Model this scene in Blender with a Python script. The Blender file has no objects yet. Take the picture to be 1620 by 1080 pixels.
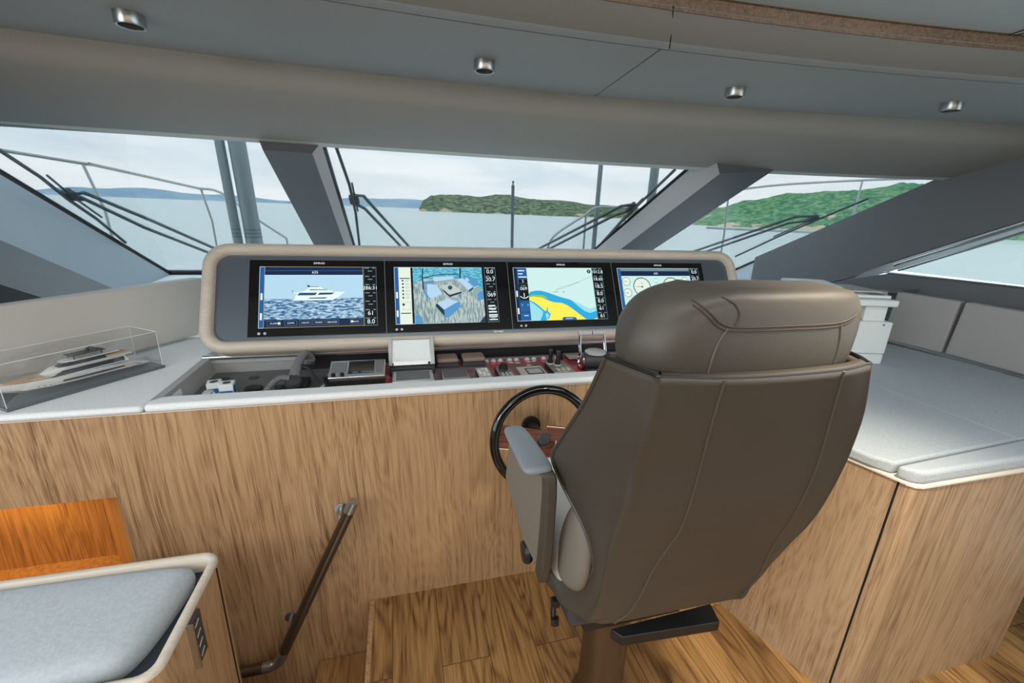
import bpy, bmesh, math, random
from mathutils import Vector, Matrix
random.seed(7)
col = bpy.context.scene.collection
PI = math.pi
def V(*a): return Vector(a)
def srgb(r, g, b):
    f = lambda c: (c/255)/12.92 if c/255 <= .04045 else (((c/255)+.055)/1.055)**2.4
    return (f(r), f(g), f(b), 1)

# ------------------------------------------------------------------ materials
def newmat(name):
    m = bpy.data.materials.new(name); m.use_nodes = True
    nt = m.node_tree; b = nt.nodes['Principled BSDF']
    return m, nt, b
def N(nt, t, **kw):
    n = nt.nodes.new(t)
    for k, v in kw.items():
        if k.startswith('i_'):
            key = k[2:]; key = int(key) if key.isdigit() else key.replace('_', ' ')
            n.inputs[key].default_value = v
        else: setattr(n, k, v)
    return n
def ramp(nt, stops):
    r = nt.nodes.new('ShaderNodeValToRGB')
    e = r.color_ramp.elements
    while len(e) < len(stops): e.new(.5)
    for el, (p, c) in zip(e, stops): el.position = p; el.color = c
    return r
def coords(nt, scale=(1,1,1), rot=(0,0,0)):
    tc = N(nt, 'ShaderNodeTexCoord'); mp = N(nt, 'ShaderNodeMapping')
    mp.inputs['Scale'].default_value = scale; mp.inputs['Rotation'].default_value = rot
    nt.links.new(tc.outputs['Object'], mp.inputs['Vector']); return mp.outputs['Vector']
def bump(nt, b, h, strength=.2, dist=.002):
    bp = N(nt, 'ShaderNodeBump'); bp.inputs['Strength'].default_value = strength; bp.inputs['Distance'].default_value = dist
    nt.links.new(h, bp.inputs['Height']); nt.links.new(bp.outputs['Normal'], b.inputs['Normal'])
def plain(name, c, rough=.5, metal=0, noise=0, nscale=200, bumpv=0, coat=0, spec=None):
    m, nt, b = newmat(name)
    b.inputs['Base Color'].default_value = c; b.inputs['Roughness'].default_value = rough; b.inputs['Metallic'].default_value = metal
    b.inputs['Coat Weight'].default_value = coat
    if spec is not None: b.inputs['Specular IOR Level'].default_value = spec
    n = N(nt, 'ShaderNodeTexNoise'); n.inputs['Scale'].default_value = nscale; n.inputs['Detail'].default_value = 4
    nt.links.new(coords(nt), n.inputs['Vector'])
    k = max(noise, .03)
    r = ramp(nt, [(.3, tuple(x*(1-k) for x in c[:3])+(1,)), (.7, tuple(min(1, x*(1+k)) for x in c[:3])+(1,))])
    nt.links.new(n.outputs['Fac'], r.inputs['Fac']); nt.links.new(r.outputs['Color'], b.inputs['Base Color'])
    if bumpv: bump(nt, b, n.outputs['Fac'], bumpv)
    return m
def emis(name, c, s=1.0):
    m, nt, b = newmat(name)
    b.inputs['Base Color'].default_value = (.01,.01,.01,1); b.inputs['Roughness'].default_value = .35
    b.inputs['Emission Color'].default_value = c; b.inputs['Emission Strength'].default_value = s
    b.inputs['Specular IOR Level'].default_value = .15
    return m
def wood(name, light, mid, dark, axis='z', rough=.45, tilt=0.0, k=1.0, con=1.0):
    m, nt, b = newmat(name)
    tc = N(nt, 'ShaderNodeTexCoord'); mp = N(nt, 'ShaderNodeMapping'); mp.inputs['Rotation'].default_value = (0, tilt, 0)
    nt.links.new(tc.outputs['Object'], mp.inputs['Vector'])
    wn_ = N(nt, 'ShaderNodeTexNoise'); wn_.inputs['Scale'].default_value = 2.6; wn_.inputs['Detail'].default_value = 2
    wq = N(nt, 'ShaderNodeVectorMath', operation='MULTIPLY'); wq.inputs[1].default_value = {'z': (1,1,.45), 'y': (1,.45,1), 'x': (.45,1,1)}[axis]
    nt.links.new(mp.outputs['Vector'], wq.inputs[0]); nt.links.new(wq.outputs[0], wn_.inputs['Vector'])
    wc_ = N(nt, 'ShaderNodeVectorMath', operation='MULTIPLY_ADD'); wc_.inputs[1].default_value = (.05,.05,.05)
    nt.links.new(wn_.outputs['Color'], wc_.inputs[0]); nt.links.new(mp.outputs['Vector'], wc_.inputs[2]); warped = wc_.outputs[0]
    def stretched(f):
        q = N(nt, 'ShaderNodeVectorMath', operation='MULTIPLY'); q.inputs[1].default_value = {'z': (1,1,f), 'y': (1,f,1), 'x': (f,1,1)}[axis]
        nt.links.new(warped, q.inputs[0]); return q.outputs[0]
    def noise(v, scale, det, dist=0, rg=.5):
        n = N(nt, 'ShaderNodeTexNoise'); n.inputs['Scale'].default_value = scale*k; n.inputs['Detail'].default_value = det; n.inputs['Distortion'].default_value = dist
        n.inputs['Roughness'].default_value = rg; nt.links.new(v, n.inputs['Vector']); return n.outputs['Fac']
    big = noise(stretched(.16), 3.2, 2, .2)           # growth figure
    mu = N(nt, 'ShaderNodeMath', operation='MULTIPLY'); mu.inputs[1].default_value = 120; nt.links.new(big, mu.inputs[0])
    sn = N(nt, 'ShaderNodeMath', operation='SINE'); nt.links.new(mu.outputs[0], sn.inputs[0])
    pw = N(nt, 'ShaderNodeMath', operation='MULTIPLY'); nt.links.new(sn.outputs[0], pw.inputs[0]); nt.links.new(sn.outputs[0], pw.inputs[1])
    pores = noise(stretched(.016), 260, 3, 0, .6)
    streak = noise(stretched(.016), 75, 4, 0, .6)
    tone = noise(stretched(.12), 2.2, 2)
    def madd(a_, f, c_):
        q = N(nt, 'ShaderNodeMath', operation='MULTIPLY_ADD'); q.inputs[1].default_value = f; nt.links.new(a_, q.inputs[0])
        if hasattr(c_, 'name'): nt.links.new(c_, q.inputs[2])
        else: q.inputs[2].default_value = c_
        return q.outputs[0]
    t = madd(pores, .95*con, .5-.95*con*.5-.085*con*.5-.75*.5*con-.3*.5*con)
    t = madd(pw.outputs[0], .085*con, t); t = madd(streak, .75*con, t); t = madd(tone, .3*con, t)
    r = ramp(nt, [(.20, dark), (.42, mid), (.60, light), (.9, tuple(min(1, c*1.08) for c in light[:3])+(1,))])
    nt.links.new(t, r.inputs['Fac']); nt.links.new(r.outputs['Color'], b.inputs['Base Color'])
    b.inputs['Roughness'].default_value = rough
    bump(nt, b, pores, .10, .0006)
    return m
def floor_mat():
    m, nt, b = newmat('oak_floor')
    tc = N(nt, 'ShaderNodeTexCoord'); sx = N(nt, 'ShaderNodeSeparateXYZ'); nt.links.new(tc.outputs['Object'], sx.inputs[0])
    ax = N(nt, 'ShaderNodeMath', operation='ADD'); ax.inputs[1].default_value = .08+.18*20; nt.links.new(sx.outputs['X'], ax.inputs[0])
    ay = N(nt, 'ShaderNodeMath', operation='ADD'); ay.inputs[1].default_value = 10-1.188; nt.links.new(sx.outputs['Y'], ay.inputs[0])
    cb = N(nt, 'ShaderNodeCombineXYZ'); nt.links.new(ay.outputs[0], cb.inputs[0]); nt.links.new(ax.outputs[0], cb.inputs[1])
    br = N(nt, 'ShaderNodeTexBrick'); nt.links.new(cb.outputs[0], br.inputs['Vector'])
    br.inputs['Scale'].default_value = 1; br.inputs['Brick Width'].default_value = 1.0; br.inputs['Row Height'].default_value = .18
    br.inputs['Mortar Size'].default_value = .0012; br.inputs['Mortar Smooth'].default_value = .1
    br.inputs['Color1'].default_value = (0,0,0,1); br.inputs['Color2'].default_value = (1,1,1,1); br.inputs['Mortar'].default_value = (.5,.5,.5,1)
    br.offset = .37
    sc = N(nt, 'ShaderNodeVectorMath', operation='MULTIPLY'); sc.inputs[1].default_value = (1,.2,1); nt.links.new(tc.outputs['Object'], sc.inputs[0])
    off = N(nt, 'ShaderNodeVectorMath', operation='SCALE'); off.inputs['Scale'].default_value = 7.3; nt.links.new(br.outputs['Color'], off.inputs[0])
    ad = N(nt, 'ShaderNodeVectorMath', operation='ADD'); nt.links.new(sc.outputs[0], ad.inputs[0]); nt.links.new(off.outputs[0], ad.inputs[1])
    n1 = N(nt, 'ShaderNodeTexNoise'); n1.inputs['Scale'].default_value = 4.2; n1.inputs['Detail'].default_value = 2; n1.inputs['Roughness'].default_value = .4; nt.links.new(ad.outputs[0], n1.inputs['Vector'])
    mu = N(nt, 'ShaderNodeMath', operation='MULTIPLY'); mu.inputs[1].default_value = 55; nt.links.new(n1.outputs['Fac'], mu.inputs[0])
    sn = N(nt, 'ShaderNodeMath', operation='SINE'); nt.links.new(mu.outputs[0], sn.inputs[0])
    n2 = N(nt, 'ShaderNodeTexNoise'); n2.inputs['Scale'].default_value = 120; n2.inputs['Detail'].default_value = 4; s3 = N(nt, 'ShaderNodeVectorMath', operation='MULTIPLY'); s3.inputs[1].default_value = (1,.22,1); nt.links.new(ad.outputs[0], s3.inputs[0]); nt.links.new(s3.outputs[0], n2.inputs['Vector'])
    h2 = N(nt, 'ShaderNodeMath', operation='MULTIPLY_ADD'); h2.inputs[1].default_value = .6; h2.inputs[2].default_value = .2; nt.links.new(n2.outputs['Fac'], h2.inputs[0])
    p2 = N(nt, 'ShaderNodeMath', operation='ABSOLUTE'); nt.links.new(sn.outputs[0], p2.inputs[0]); p3 = N(nt, 'ShaderNodeMath', operation='POWER'); p3.inputs[1].default_value = 4; nt.links.new(p2.outputs[0], p3.inputs[0])
    a = N(nt, 'ShaderNodeMath', operation='MULTIPLY_ADD'); a.inputs[1].default_value = -.13; nt.links.new(p3.outputs[0], a.inputs[0]); nt.links.new(h2.outputs[0], a.inputs[2])
    r = ramp(nt, [(.26, srgb(88,62,36)), (.40, srgb(144,108,66)), (.52, srgb(172,134,86)), (.7, srgb(190,152,102))])
    nt.links.new(a.outputs[0], r.inputs['Fac'])
    hs = N(nt, 'ShaderNodeMix', data_type='RGBA', blend_type='MULTIPLY'); hs.inputs['Factor'].default_value = 1
    rr = ramp(nt, [(0, (.52,.5,.48,1)), (.5, (.88,.86,.83,1)), (1, (1.05,1.05,1.05,1))]); nt.links.new(br.outputs['Color'], rr.inputs['Fac'])
    nt.links.new(r.outputs['Color'], hs.inputs['A']); nt.links.new(rr.outputs['Color'], hs.inputs['B'])
    mx = N(nt, 'ShaderNodeMix', data_type='RGBA'); mx.inputs['B'].default_value = srgb(60,38,20)
    nt.links.new(br.outputs['Fac'], mx.inputs['Factor']); nt.links.new(hs.outputs['Result'], mx.inputs['A'])
    nt.links.new(mx.outputs['Result'], b.inputs['Base Color']); b.inputs['Roughness'].default_value = .33
    bump(nt, b, a.outputs[0], .1, .001)
    return m
def glass(name, tint=(.9,.93,.94,1), refl=.06):
    m = bpy.data.materials.new(name); m.use_nodes = True; nt = m.node_tree; nt.nodes.clear()
    o = N(nt, 'ShaderNodeOutputMaterial'); t = N(nt, 'ShaderNodeBsdfTransparent'); g = N(nt, 'ShaderNodeBsdfGlossy'); mx = N(nt, 'ShaderNodeMixShader')
    t.inputs['Color'].default_value = tint; g.inputs['Roughness'].default_value = .02
    lw = N(nt, 'ShaderNodeLayerWeight'); lw.inputs['Blend'].default_value = .2
    mu = N(nt, 'ShaderNodeMath', operation='MULTIPLY_ADD'); mu.inputs[1].default_value = .25; mu.inputs[2].default_value = refl
    nt.links.new(lw.outputs['Fresnel'], mu.inputs[0]); nt.links.new(mu.outputs[0], mx.inputs[0])
    nt.links.new(t.outputs[0], mx.inputs[1]); nt.links.new(g.outputs[0], mx.inputs[2]); nt.links.new(mx.outputs[0], o.inputs[0])
    return m

M = {}
M['oak'] = wood('light_oak_veneer', srgb(190,156,118), srgb(168,134,98), srgb(118,86,58), 'z', tilt=.03)
M['oak_r'] = wood('pale_oak_veneer', srgb(186,158,126), srgb(166,138,108), srgb(120,94,70), 'z', tilt=-.03)
M['oak_frame'] = wood('bleached_oak', srgb(212,202,188), srgb(202,192,178), srgb(184,172,158), 'x', k=1.2, con=.7)
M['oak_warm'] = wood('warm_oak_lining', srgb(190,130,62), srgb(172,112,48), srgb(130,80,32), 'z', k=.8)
M['strip'] = wood('brown_wood_strip', srgb(106,82,56), srgb(84,62,42), srgb(52,38,26), 'y', k=1.2)
M['floor'] = floor_mat()
M['tread'] = wood('oak_tread', srgb(176,134,84), srgb(150,110,66), srgb(100,70,40), 'y')
M['cream'] = plain('cream_edge_trim', srgb(235,226,212), .4)
M['ceil'] = plain('grey_ceiling_leather', srgb(158,166,168), .55, noise=.04, nscale=350, bumpv=.12)
M['ceil_up'] = plain('pale_blue_ceiling', srgb(176,192,200), .55, noise=.03, nscale=300)
M['band'] = plain('shaded_ceiling_band', srgb(108,108,105), .55, noise=.05, nscale=350, bumpv=.1)  # albedo lowered to give the aft-facing slope its shade
M['beam'] = plain('taupe_beam_leather', srgb(150,150,145), .55, noise=.06, nscale=420, bumpv=.2)
M['beamlip'] = plain('pale_beam_lip', srgb(205,208,204), .5)
M['pillar'] = plain('blue_grey_pillar_lit', srgb(160,174,184), .38, noise=.03, nscale=300)  # tone for pillar faces that catch the light
M['pillar_d'] = plain('pillar_paint_shaded', srgb(92,95,100), .4, noise=.04, nscale=300)  # darker tone for pillar faces lying in shade
M['side_d'] = plain('slate_side_lining', srgb(112,116,120), .5, noise=.04, nscale=300)
M['silver'] = plain('brushed_silver', srgb(205,208,210), .28, 1)
M['chrome'] = plain('polished_chrome', srgb(225,228,230), .08, 1)
M['steel'] = plain('satin_steel', srgb(176,180,180), .3, .9)
M['bronze'] = plain('bronze_tube', srgb(112,98,84), .32, .85)
M['seal'] = plain('black_rubber_seal', srgb(22,24,26), .6)
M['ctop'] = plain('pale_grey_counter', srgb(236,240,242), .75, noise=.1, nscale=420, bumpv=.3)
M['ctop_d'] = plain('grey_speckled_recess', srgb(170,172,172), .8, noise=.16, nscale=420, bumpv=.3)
M['uph'] = plain('light_grey_upholstery', srgb(206,202,196), .6, noise=.03, nscale=500, bumpv=.15)
M['uph_r'] = plain('grey_upholstery', srgb(178,176,176), .55, noise=.04, nscale=500, bumpv=.15)
M['cush'] = plain('blue_grey_cushion_fabric', srgb(174,184,192), .9, noise=.12, nscale=260, bumpv=.5)
M['cush2'] = plain('grey_bench_fabric', srgb(176,185,192), .95, noise=.07, nscale=110, bumpv=.5)
M['leather'] = plain('taupe_leather', srgb(70,66,60), .46, noise=.05, nscale=500, bumpv=.15)
M['leather_l'] = plain('greige_leather', srgb(122,117,108), .5, noise=.05, nscale=500, bumpv=.15)
M['leather_b'] = plain('soft_grey_arm_leather', srgb(128,138,144), .45, noise=.04, nscale=400, bumpv=.15)
M['leather_s'] = plain('lighter_leather_seam', srgb(84,79,72), .45)  # seam tone slightly lighter than the shell leather
M['stitch'] = plain('dark_stitching', srgb(62,52,44), .7)
M['seatfab'] = plain('pale_seat_leather', srgb(205,206,204), .55, noise=.03)
M['black'] = plain('black_plastic', srgb(28,29,31), .38)
M['blackg'] = plain('gloss_black', srgb(12,12,14), .08, coat=.5)
M['dgrey'] = plain('dark_grey_plastic', srgb(62,64,68), .45)
M['mgrey'] = plain('grey_plastic', srgb(120,122,124), .4)
M['lgrey'] = plain('pale_grey_plastic', srgb(190,192,192), .4)
M['face'] = plain('blue_grey_metal_face', srgb(108,118,130), .3, .5)
M['tray'] = plain('dark_grey_tray', srgb(100,102,106), .45)
M['red'] = plain('burgundy_lacquer', srgb(200,70,86), .16, coat=.6)
M['maroon'] = plain('grey_maroon_lacquer', srgb(140,118,124), .18, coat=.6)
M['brown'] = plain('brown_leather_cover', srgb(140,122,112), .5)
M['beige'] = plain('beige_metal', srgb(212,200,188), .4, .05)
M['mahog'] = wood('mahogany', srgb(120,72,56), srgb(96,56,44), srgb(62,34,28), 'x', rough=.25)
M['white'] = plain('white_plastic', srgb(238,246,246), .4)
M['whiteb'] = plain('white_gelcoat', srgb(238,238,236), .3)
M['casebase'] = plain('slate_case_base', srgb(92,102,110), .3)
M['tan'] = plain('teak_deck_tan', srgb(222,190,160), .6)
M['blue'] = plain('blue_print', srgb(50,120,190), .4)
M['navy'] = plain('dark_base', srgb(46,56,66), .3)
M['glass'] = glass('tinted_window_glass', (.60,.625,.63,1), .012)
M['acryl'] = glass('clear_acrylic', (.985,.99,.99,1), .12)
M['acedge'] = plain('bright_acrylic_edge', srgb(235,242,245), .15)
M['post'] = plain('grey_metal_post', srgb(128,138,142), .4, .4)
M['rubber'] = plain('dark_wiper_metal', srgb(70,80,88), .4, .4)
M['hill'] = plain('wooded_hillside', srgb(80,112,70), .95, noise=.5, nscale=.05)
M['cliff'] = plain('ochre_cliff', srgb(206,180,140), .95, noise=.2, nscale=.1)
M['farhill'] = plain('distant_hills_hazed', srgb(118,146,168), 1, noise=.1, nscale=.002)  # bluish base colour carries the haze of distance
M['gcoat'] = plain('foredeck_gelcoat', srgb(225,228,228), .4)

# ------------------------------------------------------------------ mesh builder
class MB:
    def __init__(s): s.v = []; s.f = []; s.m = []; s.mats = []; s.cur = 0
    def mat(s, m):
        if m not in s.mats: s.mats.append(m)
        s.cur = s.mats.index(m); return s
    def add(s, vs, fs):
        o = len(s.v); s.v += [Vector(v) for v in vs]
        for f in fs: s.f.append([i+o for i in f]); s.m.append(s.cur)
        return s
    def box(s, a, b):
        x0,y0,z0 = a; x1,y1,z1 = b
        return s.add([(x0,y0,z0),(x1,y0,z0),(x1,y1,z0),(x0,y1,z0),(x0,y0,z1),(x1,y0,z1),(x1,y1,z1),(x0,y1,z1)],
            [(0,3,2,1),(4,5,6,7),(0,1,5,4),(1,2,6,5),(2,3,7,6),(3,0,4,7)])
    def obox(s, c, ax, ay, az):          # centre and three half-axis vectors
        c, ax, ay, az = map(Vector, (c, ax, ay, az))
        vs = [c+i*ax+j*ay+k*az for k in (-1,1) for (i,j) in ((-1,-1),(1,-1),(1,1),(-1,1))]
        return s.add(vs, [(0,3,2,1),(4,5,6,7),(0,1,5,4),(1,2,6,5),(2,3,7,6),(3,0,4,7)])
    def quad(s, *p): return s.add(p, [tuple(range(len(p)))])
    def prism(s, poly, d):               # planar polygon swept along d
        n = len(poly); d = Vector(d); p = [Vector(q) for q in poly]
        fs = [tuple(range(n))[::-1], tuple(range(n, 2*n))] + [(i, (i+1) % n, (i+1) % n+n, i+n) for i in range(n)]
        return s.add(p+[q+d for q in p], fs)
    def tube(s, pts, r, n=12, closed=False, caps=True, r2=None):
        pts = [Vector(p) for p in pts]; k = len(pts); rs = r if isinstance(r, (list, tuple)) else [r]*k
        t0 = (pts[1]-pts[0]).normalized(); up = V(0,0,1) if abs(t0.z) < .9 else V(1,0,0)
        nrm = t0.cross(up).normalized(); vs = []
        for i in range(k):
            if closed: t = (pts[(i+1) % k]-pts[i-1]).normalized()
            else: t = (pts[min(i+1, k-1)]-pts[max(i-1, 0)]).normalized()
            nrm = (nrm-t*nrm.dot(t)).normalized(); b = t.cross(nrm)
            for j in range(n):
                a = 2*PI*j/n; vs.append(pts[i]+nrm*math.cos(a)*rs[i]+b*math.sin(a)*rs[i]*(r2 or 1))
        fs = []
        for i in range(k if closed else k-1):
            for j in range(n):
                a0 = i*n+j; a1 = i*n+(j+1) % n; b0 = ((i+1) % k)*n+j; b1 = ((i+1) % k)*n+(j+1) % n
                fs.append((a0, a1, b1, b0))
        if caps and not closed: fs += [tuple(range(n))[::-1], tuple(range((k-1)*n, k*n))]
        return s.add(vs, fs)
    def cyl(s, p0, p1, r0, r1=None, n=24): return s.tube([p0, p1], [r0, r0 if r1 is None else r1], n)
    def grid(s, rows, closed=False):
        n = len(rows[0]); vs = [p for r in rows for p in r]; fs = []
        for i in range(len(rows)-1):
            for j in range(n if closed else n-1):
                fs.append((i*n+j, i*n+(j+1) % n, (i+1)*n+(j+1) % n, (i+1)*n+j))
        return s.add(vs, fs)
    def lathe(s, c, prof, n=24, axis=(0,0,1)):   # prof: list of (radius, height)
        ax = Vector(axis).normalized(); u = ax.cross(V(1,0,0) if abs(ax.x) < .9 else V(0,1,0)).normalized(); w = ax.cross(u)
        c = Vector(c); rows = [[c+ax*h+(u*math.cos(2*PI*j/n)+w*math.sin(2*PI*j/n))*r for j in range(n)] for r, h in prof]
        s.grid(rows, True); o = len(s.v)
        s.f.append(list(range(o-n, o))); s.m.append(s.cur)
        s.f.append(list(range(o-n*len(prof), o-n*len(prof)+n))[::-1]); s.m.append(s.cur)
        return s
    def build(s, name, mat=None, parent=None, smooth=False, bevel=0, seg=2, subsurf=0, solid=0, solid_off=-1, split=35):
        me = bpy.data.meshes.new(name)
        lo = Vector([min(v[i] for v in s.v) for i in range(3)]); hi = Vector([max(v[i] for v in s.v) for i in range(3)])
        org = V((lo.x+hi.x)/2, (lo.y+hi.y)/2, lo.z)
        me.from_pydata([v-org for v in s.v], [], s.f)
        if s.mats:
            for m in s.mats: me.materials.append(m)
            me.polygons.foreach_set('material_index', s.m)
        if mat: 
            me.materials.clear(); me.materials.append(mat); me.polygons.foreach_set('material_index', [0]*len(me.polygons))
        bm = bmesh.new(); bm.from_mesh(me)
        if not solid and not getattr(s, 'keep', False): bmesh.ops.recalc_face_normals(bm, faces=bm.faces)
        bm.to_mesh(me); bm.free(); me.update()
        o = bpy.data.objects.new(name, me); col.objects.link(o)
        o['_w'] = org
        if parent is not None: o.parent = parent; o.location = org-Vector(parent['_w'])
        else: o.location = org
        if solid:
            md = o.modifiers.new('s', 'SOLIDIFY'); md.thickness = solid; md.offset = solid_off
        if subsurf:
            md = o.modifiers.new('u', 'SUBSURF'); md.levels = subsurf; md.render_levels = subsurf
        if bevel:
            md = o.modifiers.new('b', 'BEVEL'); md.width = bevel; md.segments = seg; md.limit_method = 'ANGLE'; md.angle_limit = math.radians(30); md.harden_normals = False
        if smooth or bevel or subsurf:
            me.polygons.foreach_set('use_smooth', [True]*len(me.polygons))
            if smooth and not subsurf: me.set_sharp_from_angle(angle=math.radians(split))
            elif bevel and not subsurf: me.set_sharp_from_angle(angle=math.radians(50))
        return o
def tag(o, label=None, cat=None, group=None, kind=None):
    if label: o['label'] = label
    if cat: o['category'] = cat
    if group: o['group'] = group
    if kind: o['kind'] = kind
    return o
def thing(name, loc, label, cat, group=None):
    o = bpy.data.objects.new(name, None); col.objects.link(o); o.empty_display_size = .05
    o.location = loc; o['_w'] = Vector(loc); return tag(o, label, cat, group)
def struct(mb, name, mat, label=None, parent=None, **kw):
    o = mb.build(name, mat, parent, **kw)
    if parent is None: o['kind'] = 'structure'
    if label: o['label'] = label
    return o
def copy_tree(o, parent=None):
    c = o.copy(); col.objects.link(c)
    if parent is not None: c.parent = parent
    for ch in list(o.children): copy_tree(ch, c)
    return c
def text_faces(mb, body, size, place, align='CENTER', shear=0):
    cu = bpy.data.curves.new('t', 'FONT'); cu.body = body; cu.size = size; cu.align_x = align; cu.align_y = 'CENTER'; cu.shear = shear
    ob = bpy.data.objects.new('t', cu); col.objects.link(ob)
    me = bpy.data.meshes.new_from_object(ob)
    mb.add([place(v.co.x, v.co.y) for v in me.vertices], [tuple(p.vertices) for p in me.polygons])
    bpy.data.objects.remove(ob); bpy.data.curves.remove(cu); bpy.data.meshes.remove(me)
def catmull(pts, sub=6, closed=False):
    pts = [Vector(p) for p in pts]; n = len(pts); out = []
    rng = range(n if closed else n-1)
    for i in rng:
        g = (lambda k: pts[k % n]) if closed else (lambda k: pts[max(0, min(n-1, k))])
        p0, p1, p2, p3 = g(i-1), g(i), g(i+1), g(i+2)
        for j in range(sub):
            t = j/sub
            out.append(.5*((2*p1)+(p2-p0)*t+(2*p0-5*p1+4*p2-p3)*t*t+(3*p1-p0-3*p2+p3)*t**3))
    if not closed: out.append(pts[-1])
    return out

# ------------------------------------------------------------------ camera
cam = bpy.data.cameras.new('camera'); camo = bpy.data.objects.new('camera', cam); col.objects.link(camo)
pitch, roll, yaw = math.radians(16.8), math.radians(2.16), math.radians(15)
fw = V(math.sin(yaw)*math.cos(pitch), math.cos(yaw)*math.cos(pitch), -math.sin(pitch))
r0 = V(math.cos(yaw), -math.sin(yaw), 0); u0 = r0.cross(fw)
rr = r0*math.cos(roll)+u0*math.sin(roll); uu = -r0*math.sin(roll)+u0*math.cos(roll)
camo.matrix_world = Matrix(((rr.x, uu.x, -fw.x, 0), (rr.y, uu.y, -fw.y, 0), (rr.z, uu.z, -fw.z, 1.62), (0,0,0,1)))
cam.lens = 680/1620*36; cam.sensor_width = 36; cam.clip_start = .02; cam.clip_end = 40000
bpy.context.scene.camera = camo

# ================================================================== THE ROOM
# floor: helm platform, aft floor, two steps down on the left
mb = MB(); 
mb.prism([(-.16,-3,-.04),(1.6,-3,-.04),(1.6,1.54,-.04),(-.16,1.54,-.04)], (0,0,.04))
mb.prism([(-2.4,-3,-.04),(-.16,-3,-.04),(-.16,.62,-.04),(-2.4,.62,-.04)], (0,0,.04))
mb.prism([(1.6,-3,-.04),(3.2,-3,-.04),(3.2,1.54,-.04),(1.6,1.54,-.04)], (0,0,.04))
fl = bpy.data.meshes.new('floor'); fl.from_pydata(mb.v, [], mb.f); fl.materials.append(M['floor'])
flo = bpy.data.objects.new('floor', fl); col.objects.link(flo); flo['kind'] = 'structure'; flo['_w'] = V(0,0,0)
mb = MB(); mb.box((-.163,.62,-.30),(-.158,1.535,-.002)); mb.box((-.175,.62,-.035),(-.158,1.535,.002)); struct(mb, 'trim_1', M['oak'])
for i, (x0, x1, z) in enumerate([(-.40,-.16,-.28), (-.64,-.40,-.56), (-1.3,-.64,-.84)]):
    mb = MB(); mb.box((x0,.62,z-.035),(x1,1.535,z)); mb.box((x0,.62,z-.29),(x0+.02,1.535,z-.035)); struct(mb, 'trim_%d' % (i+2), M['tread'])
mb = MB(); mb.box((-2.4,.62,-1.2),(-1.3,1.535,-.84)); struct(mb, 'trim_5', M['tread'])

# curves of the overhead, as functions of x
f_low = lambda x: -.00996*x**3-.00632*x*x-.02317*x+2.47266
f_up = lambda x: .00256*x**3-.04777*x*x-.00504*x+1.93323
f_line = lambda x: -.04909*x*x+.02651*x+1.33828
xs = [-2.4+i*.1 for i in range(64)]
def sweep(prof, xs=xs):   # prof: functions x -> (y, z)
    return [[V(x, *p(x)) for x in xs] for p in prof]
mb = MB(); mb.grid(sweep([lambda x: (f_line(x)+.004, 2.1), lambda x: (f_up(x)+.02, 2.1)]))
mb.grid(sweep([lambda x: (f_line(x)+.004, 2.1), lambda x: (f_line(x)+.004, 2.14), lambda x: (f_up(x)+.02, 2.14)]))
struct(mb, 'ceiling', M['ceil'], smooth=True)
for nm, x0, x1 in (('trim_6', .831, .782), ('trim_7', 3.02, 2.6)):      # panel joints
    a = V(x0, f_up(x0), 2.0993); b = V(x1, f_line(x1), 2.0993); d = V((b-a).y, -(b-a).x, 0).normalized()*.0014
    mb = MB(); mb.prism([a-d, a+d, b+d, b-d], (0,0,.001)); struct(mb, nm, M['seal'])
mb = MB(); mb.grid(sweep([lambda x: (f_line(x)+.004, 2.115), lambda x: (f_line(x)-.008, 2.115)])); struct(mb, 'trim_8', M['seal'])
mb = MB()
mb.mat(M['ceil']).grid(sweep([lambda x: (f_line(x)-.008, 2.118), lambda x: (f_line(x)-.008, 2.098), lambda x: (f_line(x)-.03, 2.095), lambda x: (f_line(x)-.055, 2.1)]))
mb.mat(M['band']).grid(sweep([lambda x: (f_line(x)-.055, 2.1), lambda x: (f_line(x)-.085, 2.125), lambda x: (f_line(x)-.11, 2.165)]))
mb.keep = True
struct(mb, 'trim_9', None, smooth=True, split=60)
a = V(.792, f_line(.792)-.03, 2.0935); b = V(.775, f_line(.77)-.06, 2.102); c = V(.74, f_line(.74)-.112, 2.163)
mb = MB(); mb.tube([a, b, c], .0016, 6); struct(mb, 'trim_10', M['seal'])
mb = MB(); mb.grid(sweep([lambda x: (f_line(x)-.108, 2.155), lambda x: (f_line(x)-.112, 2.19), lambda x: (f_line(x)-.14, 2.2)])); mb.keep = True
struct(mb, 'trim_11', M['strip'])
mb = MB(); mb.grid(sweep([lambda x: (f_line(x)-.12, 2.192), lambda x: (-3.0, 2.192)])); mb.grid(sweep([lambda x: (f_line(x)-.12, 2.24), lambda x: (-3.0, 2.24)]))
struct(mb, 'ceiling_aft', M['ceil_up'])
mb = MB(); mb.tube([(1.857,1.075,2.1905),(1.84,1.15,2.1905),(1.2,-2,2.1905)], .0015, 6); struct(mb, 'trim_12', M['seal'])
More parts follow.
